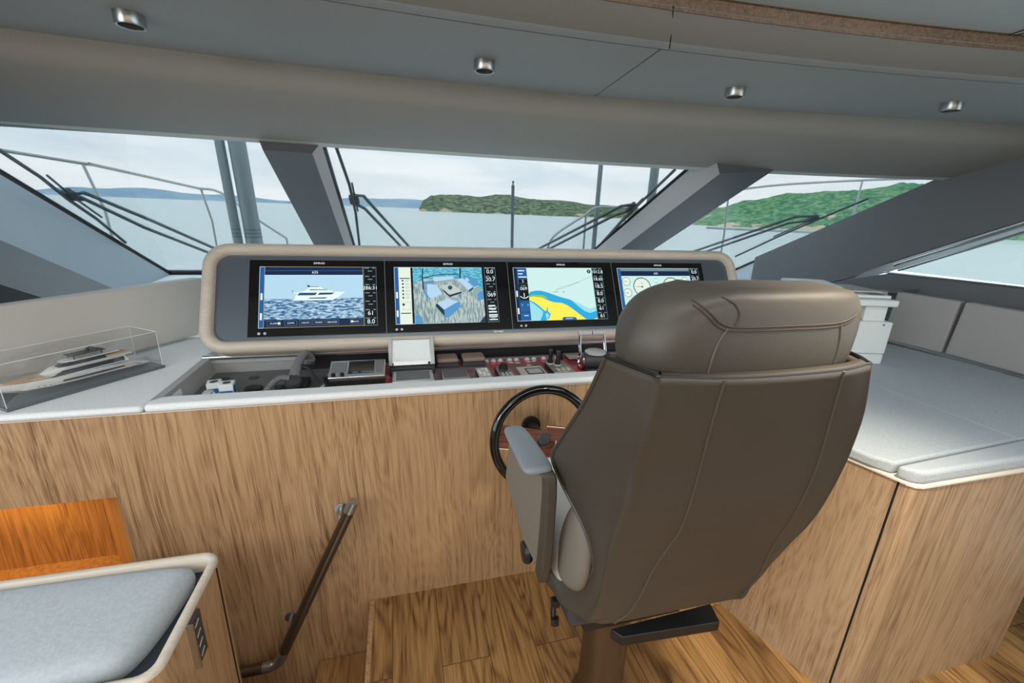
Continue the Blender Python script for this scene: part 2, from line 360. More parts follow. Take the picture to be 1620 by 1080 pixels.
# beam over the windscreen
mb = MB()
prof = [lambda x: (f_up(x), 2.105), lambda x: (f_up(x)+.012, 2.06), lambda x: (f_up(x)+.03, 2.03), lambda x: (f_up(x)*.9+f_low(x)*.1, 2.012),
        lambda x: (f_up(x)*.5+f_low(x)*.5, 1.955), lambda x: (f_up(x)*.12+f_low(x)*.88, 1.902)]
mb.mat(M['beam']).grid(sweep(prof))
mb.mat(M['beamlip']).grid(sweep([prof[-1], lambda x: (f_low(x)-.02, 1.890), lambda x: (f_low(x), 1.893), lambda x: (f_low(x)+.02, 1.91), lambda x: (f_low(x)+.02, 1.97)]))
mb.mat(M['beam']).grid(sweep([lambda x: (f_low(x)+.02, 1.97), lambda x: (f_up(x)+.1, 2.16), lambda x: (f_up(x), 2.16), lambda x: (f_up(x), 2.105)]))
mb.keep = True
struct(mb, 'trim_13', None, smooth=True, split=50)
# outer roof shell, closes the overhead above the beam
mb = MB(); mb.grid([[V(x, 2.56+.0*x, 2.0) for x in xs], [V(x, 2.0, 2.26) for x in xs], [V(x, -3, 2.30) for x in xs]])
struct(mb, 'trim_14', M['gcoat'], solid=.02, solid_off=1)

# windscreen plane: rakes forward and down
RD = V(0, .89826872, -.4394466); GN = V(0, .4394466, .89826872); G0 = V(0, 2.467, 1.9)
def gl(x, y, off=0.0): # point on the glass plane at (x, y); off along the outer normal
    return V(x, y, 1.9-(y-2.467)*.4394466/.89826872)+GN*off
GB = 4.30
def pane(name, poly):
    mb = MB(); mb.prism([gl(*p) for p in poly], GN*.008); return struct(mb, name, M['glass'])
pane('window_1', [(-1.93,2.42),(-.62,2.42),(-.62,GB),(-1.93,GB)])
pane('window_2', [(-.33,2.42),(1.73,2.42),(1.73,GB),(-.33,GB)])
pane('window_3', [(2.27,2.42),(2.9,2.1),(3.75,1.5),(3.75,GB),(2.27,GB)])
def beam_along(name, sec, y0, y1, mats, extra=None):
    # sec: list of (x, depth under glass); swept down the rake; mats per side
    mb = MB(); n = len(sec)
    a = [gl(x, y0, -d) for x, d in sec]; b = [gl(x, y1, -d) for x, d in sec]
    for i in range(n):
        mb.mat(mats[i]).quad(a[i], a[(i+1) % n], b[(i+1) % n], b[i])
    mb.mat(M['pillar_d']).quad(*a); mb.quad(*b[::-1])
    return struct(mb, name, None)
P, D, S = M['pillar'], M['pillar_d'], M['seal']  # light falling on sides and shade on undersides set by face colour
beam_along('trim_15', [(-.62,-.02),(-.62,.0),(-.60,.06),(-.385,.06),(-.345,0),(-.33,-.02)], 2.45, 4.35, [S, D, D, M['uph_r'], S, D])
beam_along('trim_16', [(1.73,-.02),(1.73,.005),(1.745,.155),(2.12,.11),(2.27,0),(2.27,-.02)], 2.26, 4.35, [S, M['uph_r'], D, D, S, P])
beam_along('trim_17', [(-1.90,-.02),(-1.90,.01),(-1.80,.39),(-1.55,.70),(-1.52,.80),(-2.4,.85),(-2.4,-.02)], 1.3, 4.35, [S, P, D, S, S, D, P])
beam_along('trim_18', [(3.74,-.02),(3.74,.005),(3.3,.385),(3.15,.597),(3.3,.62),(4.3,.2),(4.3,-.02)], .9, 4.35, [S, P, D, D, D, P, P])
# windscreen sill board
mb = MB(); mb.box((-2.4,2.35,.97),(4.2,4.36,.995)); struct(mb, 'trim_19', M['ctop'])
mb = MB(); mb.box((-2.4,4.30,.99),(4.2,4.36,1.03)); struct(mb, 'trim_20', M['seal'])

# right side wall with its long window (plane x = 3.15)
X = 3.15
mb = MB()
mb.prism([(X,.2,0),(X,.2,1.36),(X,2.15,1.318),(X,3.3,.95),(X,3.3,0)], (.05,0,0))
mb.prism([(X,-3,0),(X,-3,.9),(X,.2,.9),(X,.2,0)], (.05,0,0))
mb.prism([(X,2.19,1.378),(X,1.2,1.860),(X,1.2,2.3),(X,3.3,1.3),(X,3.3,.9),(X,2.4,1.25)], (.05,0,0))
struct(mb, 'wall_right', M['side_d'])
mb = MB(); mb.prism([(X+.02,.2,1.36),(X+.02,.2,2.2),(X+.02,.7,2.1),(X+.02,2.10,1.34)], (.008,0,0)); struct(mb, 'window_4', M['glass'])
mb = MB(); mb.tube([(X-.005,2.13,1.375),(X-.005,.7,2.08)], .010, 8); mb.tube([(X-.005,2.18,1.322),(X-.005,.2,1.362)], .006, 8)
mb.tube([(X+.0,2.10,1.345),(X+.0,.7,2.045)], .008, 8)
struct(mb, 'trim_21', M['silver'])
# left hull side and aft side walls (outside the frame, they shape the light)
mb = MB(); mb.box((-2.45,-3,-1.2),(-2.4,4.36,.95)); struct(mb, 'wall_left', M['uph'])
mb = MB(); mb.box((-2.45,-3.1,-1.2),(3.2,-3.0,2.25)); struct(mb, 'added_back_wall', M['oak'])  # unseen solid wall added to block sky light from aft
mb = MB(); mb.box((-2.45,4.36,.2),(4.3,4.40,1.0)); struct(mb, 'wall_front', M['gcoat'])

# ================================================================== helm console
PY = 1.54
con = thing('helm_console', (0,PY,0), 'long pale oak helm console front with an open lit niche at its left end', 'console')
mb = MB()
mb.box((-2.38,PY,-1.2),(-1.75,PY+.02,.944))
mb.box((-1.75,PY,-1.2),(-.964,PY+.02,.20)); mb.box((-1.75,PY,.637),(-.964,PY+.02,.944))
mb.box((-.964,PY,-1.2),(1.205,PY+.02,.944))
mb.build('front_panel', M['oak'], con)
mb = MB(); mb.box((-2.38,PY-.004,.941),(1.205,PY+.02,.9465)); o = mb.build('edge_trim', M['cream'], con); tag(o, 'thin cream edge strip')
mb = MB()   # niche lining, right cheek splayed
nb = 1.80; nx = -1.175
mb.prism([(-1.75,PY+.02,.637),(-.964,PY+.02,.637),(nx,nb,.637),(-1.75,nb,.637)], (0,0,.015))
mb.prism([(-1.75,PY+.02,.185),(-.964,PY+.02,.185),(nx,nb,.185),(-1.75,nb,.185)], (0,0,.015))
mb.prism([(-.9645,PY+.004,.2),(nx,nb,.2),(nx,nb,.637),(-.9645,PY+.004,.637)], (0,.02,0))
mb.prism([(nx,nb,.2),(-1.75,nb,.2),(-1.75,nb,.637),(nx,nb,.637)], (0,.015,0))
mb.box((-1.77,PY+.02,.2),(-1.75,nb,.637))
o = mb.build('niche', M['oak_warm'], con); tag(o, 'orange lit wooden niche')

# countertop: left field, front nosing, ledge behind the instruments
def slab(poly, z0, z1): return MB().prism([(x, y, z0) for x, y in poly], (0,0,z1-z0))
o = slab([(-2.38,1.522),(-.826,1.522),(-.826,1.56),(-.80,1.60),(-.825,2.02),(-.825,2.34),(-2.38,2.34)], .947, .972).build('countertop', M['ctop'], bevel=.012, seg=4)
tag(o, 'pale grey speckled countertop under the boat model case', 'countertop')
ct = thing('console_coaming', (.3,1.54,.947), 'pale grey rounded coaming around the sunken instrument bay', 'console')
slab([(-.822,1.522),(1.235,1.522),(1.235,1.60),(-.80,1.60),(-.822,1.565)], .947, .976).build('front_nosing', M['ctop'], ct, bevel=.0125, seg=4)
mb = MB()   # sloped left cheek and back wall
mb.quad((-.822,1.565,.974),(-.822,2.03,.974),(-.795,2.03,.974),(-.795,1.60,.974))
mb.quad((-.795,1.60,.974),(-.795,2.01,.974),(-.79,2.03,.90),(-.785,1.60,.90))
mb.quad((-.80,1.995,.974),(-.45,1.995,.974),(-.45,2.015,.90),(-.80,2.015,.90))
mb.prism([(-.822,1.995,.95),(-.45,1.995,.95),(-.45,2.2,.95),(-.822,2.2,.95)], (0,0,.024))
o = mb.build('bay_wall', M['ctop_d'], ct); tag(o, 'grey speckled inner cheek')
mb = MB(); mb.tube([(-.82,1.995,.978),(1.235,1.995,.978)], .012, 12); o = mb.build('rear_rail', M['silver'], ct, smooth=True); tag(o, 'silver rounded rail')
mb = MB(); mb.box((-.45,2.0,.90),(1.235,2.02,.975)); mb.build('bay_back', M['black'], ct)
mb = MB(); mb.box((-.80,1.58,.885),(-.30,2.02,.90)); o = mb.build('tray_floor', M['tray'], ct); tag(o, 'dark grey tray bottom')

# instrument panel
PZ = .912
ip = thing('switchboard', (.55,1.8,PZ-.02), 'glossy burgundy and grey instrument panel set into the console top', 'control panel')
mb = MB(); mb.box((-.30,1.602,PZ-.02),(1.235,1.99,PZ)); mb.build('panel_plate', M['red'], ip, bevel=.002)
mb = MB()
for a, b, y0, y1 in ((-.30,-.155,1.605,1.9),(-.30,1.23,1.97,1.988),(-.03,.40,1.605,1.86),(.50,.655,1.605,1.90),(.10,.40,1.86,1.90),(1.15,1.23,1.605,1.9)):
    mb.box((a,y0,PZ-.001),(b,y1,PZ+.0012))
o = mb.build('dark_inlay', M['maroon'], ip); tag(o, 'grey maroon glossy inlay')
mb = MB(); mb.box((-.30,1.962,PZ+.001),(1.23,1.975,PZ+.012)); o = mb.build('back_ledge', M['mgrey'], ip); tag(o, 'grey back ledge')

# ================================================================== monitor housing
T = V(0,.4848,.8746); NM = V(0,-.8746,.4848); M0 = V(0,1.95,1.075)
def mp(u, v, h=0.0): return M0+V(u,0,0)+T*v+NM*h
def rrect(u0, u1, v0, v1, r, k=8):
    out = []
    for (cu, cv, a0) in ((u1-r, v1-r, 0), (u0+r, v1-r, 90), (u0+r, v0+r, 180), (u1-r, v0+r, 270)):
        for i in range(k+1):
            a = math.radians(a0+90*i/k); out.append((cu+r*math.cos(a), cv+r*math.sin(a)))
    return out
mh = thing('monitor_housing', tuple(mp(.54,-.06)), 'wide bleached oak housing with rounded corners around four screens', 'console')
mb = MB(); rows = []
U0, U1, V0, V1 = -.812, 1.888, -.066, .426
for ins, h in ((.0,-.13),(.0,-.02),(.004,.0),(.014,.012),(.028,.016),(.042,.012),(.051,.0),(.053,-.03)):
    rows.append([mp(u, v, h) for u, v in rrect(U0+ins, U1-ins, V0+ins, V1-ins, .105-ins*.9)])
mb.grid(rows, True); mb.build('housing_frame', M['oak_frame'], mh, smooth=True, split=60)
mb = MB(); r_ = rrect(U0+.05, U1-.05, V0+.05, V1-.05, .06); mb.prism([mp(u, v, -.016) for u, v in r_], -NM*.01)
o = mb.build('face_plate', M['face'], mh); tag(o, 'blue grey metal face plate')
mb = MB(); r_ = rrect(U0+.02, U1-.02, V0+.01, V1-.02, .08); mb.prism([mp(u, v, -.13) for u, v in r_], -NM*.01); mb.build('back_cover', M['side_d'], mh)
mb = MB(); mb.box((-.76,2.02,.975),(1.84,2.10,1.06)); mb.build('plinth', M['black'], mh)
mb = MB(); mb.mat(M['silver']); text_faces(mb, 'ferretti', .016, lambda x, y: mp(.456+x, -.0065+y, -.0155), shear=.3); o = mb.build('maker_script', M['silver'], mh); tag(o, 'small silver script')

E_ = {k: emis('screen_'+k, srgb(*c), s*.68) for k, c, s in (('blue',(30,95,160),.9),('navy',(16,44,84),.7),('white',(225,240,245),1.0),('black',(10,16,24),.5),
   ('sky',(176,212,232),1.0),('pale',(200,232,228),1.0),('yellow',(248,232,84),1.0),('cyan',(40,170,220),.95),('lcyan',(150,218,228),1.0),('green',(150,200,70),.9),
   ('hull',(226,240,250),1.0),('hulld',(40,86,112),.8),('deck',(150,178,180),.85),('sofa',(84,150,200),.95),('sofal',(176,208,232),1.0),('cream',(222,234,220),1.0),
   ('rail',(30,60,84),.7),('grey',(120,150,160),.8),('ring',(70,92,98),.8),('orange',(220,190,110),.8),('purple',(120,40,190),.5),('table',(196,206,200),.9))}
def wavy(name, c1, c2, sc, s=1.0):
    m, nt, b = newmat(name); b.inputs['Base Color'].default_value = (.01,.01,.01,1); b.inputs['Roughness'].default_value = .35; b.inputs['Specular IOR Level'].default_value = .15
    n = N(nt, 'ShaderNodeTexNoise'); n.inputs['Scale'].default_value = 1; n.inputs['Detail'].default_value = 5
    nt.links.new(coords(nt, sc), n.inputs['Vector']); r = ramp(nt, [(.42, srgb(*c1)), (.6, srgb(*c2))])
    nt.links.new(n.outputs['Fac'], r.inputs['Fac']); nt.links.new(r.outputs['Color'], b.inputs['Emission Color']); b.inputs['Emission Strength'].default_value = s*.68
    return m
E_['waves'] = wavy('screen_waves', (40,100,150), (190,220,238), (45,190,190), .95)
E_['teal'] = wavy('screen_teal_water', (50,150,185), (130,205,220), (60,200,200), .95)
E_['planks'] = wavy('screen_deck_planks', (120,150,158), (196,208,202), (160,30,30), .9)
class Scr:
    def __init__(s, u0, v0, w, h): s.mb = MB(); s.o = (u0, v0); s.w = w; s.h = h; s.z = 0
    def P(s, x, y, z): return mp(s.o[0]+x*s.w, s.o[1]+y*s.h, -.0125+z*.00022)
    def poly(s, c, pts, z=1): s.mb.mat(E_[c]).add([s.P(x, y, z) for x, y in pts], [tuple(range(len(pts)))])
    def rect(s, c, x0, y0, x1, y1, z=1): s.poly(c, [(x0,y0),(x1,y0),(x1,y1),(x0,y1)], z)
    def frame(s, c, x0, y0, x1, y1, t=.003, z=2):
        ty = t*s.w/s.h
        for r in ((x0,y0,x1,y0+ty),(x0,y1-ty,x1,y1),(x0,y0,x0+t,y1),(x1-t,y0,x1,y1)): s.rect(c, *r, z)
    def circ(s, c, cx, cy, r, z=2, r_in=None, n=28):
        q = [(math.cos(2*PI*i/n), math.sin(2*PI*i/n)) for i in range(n)]; a = s.w/s.h
        if r_in is None: s.poly(c, [(cx+r*x, cy+r*y*a) for x, y in q], z)
        else:
            for i in range(n):
                x0, y0 = q[i]; x1, y1 = q[(i+1) % n]
                s.poly(c, [(cx+r*x0, cy+r*y0*a), (cx+r*x1, cy+r*y1*a), (cx+r_in*x1, cy+r_in*y1*a), (cx+r_in*x0, cy+r_in*y0*a)], z)
    def line(s, c, pts, t=.004, z=3):
        a = s.w/s.h
        for (x0, y0), (x1, y1) in zip(pts, pts[1:]):
            dx, dy = (x1-x0)*a, (y1-y0); L = math.hypot(dx, dy) or 1; nx_, ny_ = -dy/L*t/1, dx/L*t*a
            s.poly(c, [(x0+nx_/2, y0+ny_/2), (x0-nx_/2, y0-ny_/2), (x1-nx_/2, y1-ny_/2), (x1+nx_/2, y1+ny_/2)], z)
    def text(s, c, body, x, y, size, z=4, align='CENTER'):
        s.mb.mat(E_[c]); text_faces(s.mb, body, size, lambda a, b: s.P(x, y, z)+V(a,0,0)+T*b, align)
    def side(s, x0, x1, vals, top=''):      # dark data column on the right
        s.rect('black', x0, 0, x1, 1, 1); s.frame('grey', x0, 0, x1, 1, .003, 2)
        n = len(vals); st = 1/n
        for i, v in enumerate(vals):
            y = 1-st*(i+.5)
            s.rect('grey', x0+.012, y+st*.30, x0+.05, y+st*.42, 3); s.rect('grey', x1-.035, y+st*.30, x1-.012, y+st*.42, 3)
            if v == '-': s.rect('grey', (x0+x1)/2-.02, y-.008, (x0+x1)/2+.02, y+.008, 3)
            else: s.text('white', v, (x0+x1)/2, y-st*.06, .028 if len(v) < 5 else .024)
def monitor(u0, u1, label):
    t = thing('chart_display', tuple(mp((u0+u1)/2, .0)), label, 'display', 'flush mounted helm displays')
    mb = MB(); mb.prism([mp(u0+.0015, .001, -.014), mp(u1-.0015, .001, -.014), mp(u1-.0015, .352, -.014), mp(u0+.0015, .352, -.014)], -NM*.0+NM*.0012)
    gb = mb.build('glass_bezel', M['blackg'], t)
    mb = MB(); mb.mat(M['silver']); k = .0012
    for a in ((u0, .0, u1, .0015), (u0, .3515, u1, .353), (u0, .0, u0+k, .353), (u1-k, .0, u1, .353)):
        mb.prism([mp(a[0], a[1], -.0135), mp(a[2], a[1], -.0135), mp(a[2], a[3], -.0135), mp(a[0], a[3], -.0135)], NM*.0016)
    o = mb.build('edge_strip', M['mgrey'], t); tag(o, 'thin silver edge')
    mb = MB(); text_faces(mb, 'SIMRAD', .0135, lambda x, y: mp((u0+u1)/2+x, .337+y, -.0124)); o = mb.build('bezel_lettering', E_['white'], gb); tag(o, 'small white lettering')
    for k in (.045, .068): MB().lathe(mp(u0+k, .017, -.0128), [(.006,0),(.006,.0006),(.0,.0007)], 16, NM).build('touch_button', M['lgrey'], gb)
    return t
edges = [-.634, -.066, .528, 1.104, 1.672]
W_, H_, VB = .488, .280, .040
# 1 yacht picture
t1 = monitor(edges[0], edges[1], 'leftmost helm display showing a white yacht on blue sea')
s = Scr(-.592, VB, W_, H_)
s.rect('blue', 0, 0, .04, 1, 1); s.frame('white', 0, 0, 1, 1, .003, 2); s.rect('navy', .04, .86, .88, 1, 1); s.rect('blue', .04, .93, .88, .94, 2)
s.rect('sky', .04, .47, .88, .86, 1); s.rect('waves', .04, .12, .88, .47, 1); s.rect('navy', .04, 0, .88, .13, 2); s.frame('orange', .04, 0, .88, 1, .003, 3)
s.line('white', [(.04,.855),(.88,.855)], .005, 3)
s.text('white', '625', .46, .905, .017); s.text('blue', 'V E S S E L', .46, .868, .007)
s.poly('hull', [(.30,.50),(.30,.515),(.34,.52),(.66,.53),(.72,.575),(.66,.58),(.66,.555),(.36,.545),(.33,.555),(.30,.54),(.28,.545),(.28,.50),(.26,.46),(.62,.46),(.68,.52),(.72,.575),(.60,.42),(.30,.42)][:0] or [(.26,.43),(.60,.43),(.65,.47),(.72,.575),(.62,.575),(.60,.60),(.55,.605),(.52,.64),(.50,.665),(.40,.67),(.41,.64),(.38,.60),(.34,.575),(.28,.565),(.28,.555),(.31,.55),(.29,.49),(.30,.48)], 3)
s.poly('hulld', [(.31,.52),(.33,.562),(.48,.562),(.46,.52)], 4); s.poly('hulld', [(.48,.525),(.50,.562),(.63,.562),(.60,.53)], 4)
s.poly('hulld', [(.40,.465),(.42,.48),(.57,.483),(.545,.462)], 4); s.poly('hulld', [(.41,.605),(.42,.62),(.56,.615),(.57,.605)], 4); s.poly('hulld', [(.40,.655),(.39,.69),(.41,.69),(.42,.665),(.49,.668),(.50,.66)], 4)
s.line('hulld', [(.275,.565),(.27,.61)], .004, 4); s.line('hulld', [(.24,.427),(.60,.427)], .006, 4)
for x0, x1, w_ in ((.07,.18,'ALARM'),(.21,.31,'HOME'),(.33,.43,'LIGHTS'),(.44,.54,'TANKS'),(.55,.66,'SERVICES'),(.76,.86,'BACK')):
    s.frame('grey', x0, .03, x1, .11, .002, 3); s.text('white', w_, (x0+x1)/2, .07, .010)
s.circ('cream', .165, .07, .012, 5); s.circ('white', .775, .075, .011, 5)
s.side(.885, 1, ['-', '-', '286:31', '-', '-', '61', '8.0'])
for y in (.5,.18): s.rect('white', .012, y-.05, .028, y+.06, 4)
s.mb.keep = True; o = s.mb.build('screen', None, t1); tag(o, 'lit screen with yacht picture')
# 2 deck camera
t2 = monitor(edges[1], edges[2], 'helm display second from left showing a camera view of deck sofas')
s = Scr(-.024, VB, W_, H_)
s.rect('blue', 0, 0, .04, 1, 1); s.frame('white', 0, 0, 1, 1, .003, 2); s.rect('cream', .04, 0, .155, 1, 1); s.rect('black', .155, 0, .175, 1, 1)
for y, t_ in ((.80,'grey'),(.19,'grey')): s.rect('rail', .05, y-.008, .145, y+.008, 3)
for y in (.76,.70,.64,.58,.52,.46): s.circ('rail', .078, y, .009, 3); s.rect('grey', .10, y-.012, .135, y-.006, 3); s.rect('grey', .10, y+.008, .14, y+.012, 3)
s.circ('rail', .078, .34, .012, 3); s.frame('grey', .07, .25, .145, .38, .002, 3)
s.rect('teal', .175, .0, .87, 1, 1); s.rect('black', .86, 0, .885, 1, 3)
s.poly('planks', [(.175,0),(.86,0),(.86,.55),(.80,.62),(.70,.72),(.60,.78),(.30,.80),(.175,.68)], 2)
s.poly('table', [(.46,.60),(.52,.50),(.64,.56),(.57,.68),(.47,.68)], 4); s.poly('rail', [(.46,.60),(.52,.50),(.64,.56),(.64,.53),(.52,.46),(.46,.57)], 3)
s.circ('hulld', .53, .63, .022, 5)
s.poly('sofal', [(.36,.77),(.38,.82),(.56,.84),(.58,.79),(.40,.74)], 4); s.poly('deck', [(.38,.74),(.58,.79),(.58,.77),(.38,.70)], 4)
s.poly('sofal', [(.30,.48),(.35,.44),(.45,.52),(.40,.68),(.31,.70)], 4); s.poly('sofa', [(.28,.62),(.32,.46),(.30,.44),(.26,.60),(.27,.74),(.36,.76),(.36,.70),(.29,.70)], 5)
s.poly('sofal', [(.60,.78),(.66,.80),(.76,.64),(.71,.58)], 4); s.poly('sofa', [(.66,.80),(.70,.86),(.80,.76),(.84,.66),(.80,.62),(.76,.66),(.72,.76)], 5); s.poly('sofal', [(.68,.78),(.70,.82),(.73,.76),(.70,.73)], 6)
s.poly('hulld', [(.71,.58),(.76,.64),(.76,.60),(.71,.54)], 5)
s.poly('deck', [(.74,.50),(.78,.66),(.85,.62),(.84,.46),(.79,.40)], 4); s.poly('sofa', [(.80,.52),(.86,.58),(.86,.42),(.80,.38)], 5); s.line('sofal', [(.76,.62),(.82,.66)], .008, 6)
s.poly('sofal', [(.39,.36),(.52,.44),(.60,.38),(.47,.20)], 4); s.poly('sofa', [(.46,.24),(.58,.36),(.62,.38),(.62,.28),(.50,.10),(.46,.10)], 5); s.poly('rail', [(.39,.36),(.46,.24),(.46,.12),(.38,.30)], 4)
s.poly('deck', [(.52,.42),(.56,.46),(.62,.42),(.60,.38)], 6); s.poly('sofa', [(.18,.0),(.18,.14),(.22,.18),(.26,.02),(.24,0)], 4)
s.line('rail', [(.27,.60),(.265,.85),(.275,.98)], .012, 6); s.line('rail', [(.27,.80),(.40,.86),(.62,.88)], .008, 6); s.line('rail', [(.635,.80),(.64,.99)], .014, 6)
s.poly('rail', [(.80,.0),(.86,.12),(.86,0)], 5)
s.side(.885, 1, ['0.0', '20.7', '-', '069', '-', '-', '-'])
for i in range(4): s.rect('white', .90, .28-.055*i, .97+.006*i, .305-.055*i, 4)
for i in range(2): s.rect('white', .90, .045+.05*i-.01, .985, .065+.05*i-.01, 4)
for y in (.5,.18): s.rect('white', .012, y-.05, .028, y+.06, 4)
s.mb.keep = True; o = s.mb.build('screen', None, t2); tag(o, 'lit screen with deck camera picture')
# 3 chart
t3 = monitor(edges[2], edges[3], 'helm display third from left showing a yellow and blue sea chart')
s = Scr(.556, VB, W_, H_)
s.rect('navy', 0, 0, .04, 1, 1); s.frame('white', 0, 0, 1, 1, .003, 2); s.rect('blue', .035, 0, .145, 1, 1); s.rect('black', .045, .38, .145, .79, 2); s.frame('grey', .045, .70, .145, .78, .002, 3)
for y, w_ in ((.94,.07),(.88,.05),(.82,.09)): s.rect('white', .05, y-.008, .05+w_, y+.012, 3)
s.text('white', '5', .095, .74, .02); s.text('white', '069', .095, .60, .024); s.rect('grey', .07, .65, .12, .665, 3)
s.line('white', [(.095,.44),(.095,.52)], .008, 4); s.line('white', [(.05,.46),(.075,.43),(.095,.42),(.12,.43),(.14,.46)], .008, 4)
for x in (.065,.125): s.line('lcyan', [(x-.006,.28),(x+.006,.295),(x-.006,.31)], .004, 4)
s.line('navy', [(.045,.36),(.145,.36)], .004, 4); s.line('navy', [(.045,.16),(.145,.16)], .004, 4); s.rect('lcyan', .075, .09, .12, .11, 4)
s.rect('pale', .145, 0, .88, 1, 1)
top = [(.145,.50),(.20,.55),(.30,.555),(.36,.52),(.46,.45),(.56,.40),(.66,.32),(.76,.18),(.82,.09),(.88,.06)]
s.poly('cyan', [(.145,.50),(.16,.54),(.22,.56),(.28,.56),(.36,.52),(.48,.44),(.58,.39),(.66,.33),(.75,.22),(.80,.15),(.88,.17),(.88,0),(.145,0)], 2)
s.poly('lcyan', [(.60,.38),(.70,.30),(.80,.20),(.88,.23),(.88,.16),(.80,.12),(.74,.16),(.66,.28)], 3)
s.poly('yellow', [(.145,.44),(.19,.45),(.27,.44),(.34,.38),(.40,.34),(.50,.32),(.56,.27),(.62,.19),(.68,.10),(.73,.03),(.75,.0),(.145,0)], 4)
s.poly('green', [(.145,.46),(.20,.485),(.30,.47),(.36,.40),(.28,.43),(.19,.45),(.145,.44)], 5)
s.poly('cyan', [(.145,.38),(.19,.35),(.24,.28),(.28,.21),(.31,.17),(.33,.24),(.34,.24),(.33,.18),(.36,.12),(.34,.04),(.30,.0),(.145,0)], 5)
s.poly('lcyan', [(.145,.36),(.18,.33),(.23,.25),(.28,.17),(.27,.10),(.24,.0),(.145,0)], 6); s.poly('lcyan', [(.30,.12),(.33,.14),(.34,.08),(.31,.02)], 6)
s.poly('yellow', [(.83,0),(.88,.03),(.88,0)], 5)
s.line('ring', [(.88,.84),(.74,.74),(.64,.68),(.50,.62),(.45,.57),(.44,.53)], .002, 6); s.line('ring', [(.72,.72),(.56,.62),(.47,.58)], .002, 6)
s.line('ring', [(.41,.53),(.47,.53)], .004, 6); s.circ('ring', .53,.53,.006,6)
s.circ('rail', .845, .93, .022, 5); s.line('white', [(.845,.91),(.845,.95)], .006, 7)
s.poly('blue', [(.48,0),(.485,.04),(.50,.055),(.62,.05),(.64,.03),(.64,0)], 6); s.rect('white', .52, .02, .60, .03, 7)
s.side(.885, 1, ['1012.8', '18.60', '18.5', '8.0', '8.0', '61', '61'])
for y in (.5,.18): s.rect('white', .012, y-.05, .028, y+.06, 4)
s.mb.keep = True; o = s.mb.build('screen', None, t3); tag(o, 'lit screen with sea chart')
# 4 gauges
t4 = monitor(edges[3], edges[4], 'rightmost helm display with round engine gauges behind the chair')
s = Scr(1.135, VB, W_+.018, H_)
s.rect('blue', 0, 0, .04, 1, 1); s.frame('white', 0, 0, 1, 1, .003, 2); s.rect('grey', .04, .92, .88, 1, 1); s.rect('navy', .04, .84, .88, .94, 2)
s.rect('pale', .04, .12, .88, .84, 1); s.rect('navy', .04, 0, .88, .12, 1); s.text('white', '625', .46, .89, .017)
for cx, cy, r in ((.27,.62,.105),(.63,.62,.105),(.09,.73,.048),(.09,.50,.048),(.81,.73,.048),(.81,.50,.048)):
    s.circ('ring', cx, cy, r, 3, r_in=r*.91); s.circ('cream', cx, cy, r*.90, 2)
    s.line('ring', [(cx, cy), (cx-r*.7, cy)], .004, 5); s.circ('ring', cx, cy, r*.1, 5)
    if r > .1:
        for k in range(9):
            a = math.radians(200-k*27); s.line('ring', [(cx+.78*r*math.cos(a), cy+.78*r*math.sin(a)*W_/H_), (cx+.86*r*math.cos(a), cy+.86*r*math.sin(a)*W_/H_)], .003, 5)
        s.rect('grey', cx-.03, cy-.10, cx+.03, cy-.09, 5); s.circ('ring', cx, cy+.075, .006, 5)
for y in (.78,.70,.62,.54,.46,.38,.30,.22):
    s.rect('grey', .43, y, .47, y+.008, 3)
for x in (.08,.25,.62,.78):
    for y in (.34,.28,.22): s.rect('grey', x, y, x+.07, y+.006, 3)
s.frame('grey', .05,.02,.14,.10,.002,3); s.text('white', 'HOME', .095,.06,.01)
s.side(.885, 1, ['0.0', '20.7', '-', '069', '-', '-', '-'])
s.mb.keep = True; o = s.mb.build('screen', None, t4); tag(o, 'lit screen with round gauges')

# ================================================================== instruments
def plate(x0, x1, y0, y1, z0, z1): return MB().box((x0,y0,z0),(x1,y1,z1))
TZ = .9005
# tray contents, left
def packet(x, y, rz, label, h=.055):
    t = thing('small_carton', (x, y, TZ), label, 'box', 'small cartons in the tray')
    c, s_ = math.cos(rz), math.sin(rz); ax = V(c, s_, 0)*.024; ay = V(-s_, c, 0)*.024; ce = V(x, y, TZ+h/2)
    MB().obox(ce, ax, ay, V(0,0,h/2)).build('carton_body', M['white'], t, bevel=.002)
    mb = MB(); mb.obox(ce-ay*1.005+V(0,0,-h*.18), ax*.9, ay*.01, V(0,0,h*.22)); mb.obox(ce+ax*1.005, ax*.01, ay*.8, V(0,0,h*.3)); o = mb.build('printed_band', M['blue'], t); tag(o, 'blue printed band')
    mb = MB(); mb.lathe(ce+V(0,0,h/2), [(.014,0),(.014,.001),(0,.0012)], 20); o = mb.build('round_opening', M['navy'], t)
packet(-.655, 1.745, .1, 'white and blue small carton nearer the handset in the tray')
packet(-.715, 1.79, .25, 'white small carton farther left, behind the coiled packet', .045)
t = thing('cable_reel', (-.70,1.69,TZ), 'small coiled white cable packet in front of the cartons', 'cable')
mb = MB()
for k in range(5): mb.tube([V(-.70+(.03-.003*k)*math.cos(a/20*2*PI), 1.69+(.024-.002*k)*math.sin(a/20*2*PI), TZ+.006+.007*k) for a in range(20)], .004, 6, closed=True)
mb.build('coil', M['white'], t, smooth=True)
MB().box((-.715,1.675,TZ),(-.685,1.705,TZ+.045)).build('tag_card', M['lgrey'], t, bevel=.002)
o = MB().prism([(-.7865,1.63,.925),(-.7865,1.70,.925),(-.789,1.70,.960),(-.789,1.63,.960)], (.0015,0,0)).build('info_sticker', M['white']); tag(o, 'small white sticker on the left cheek of the instrument tray', 'sticker')
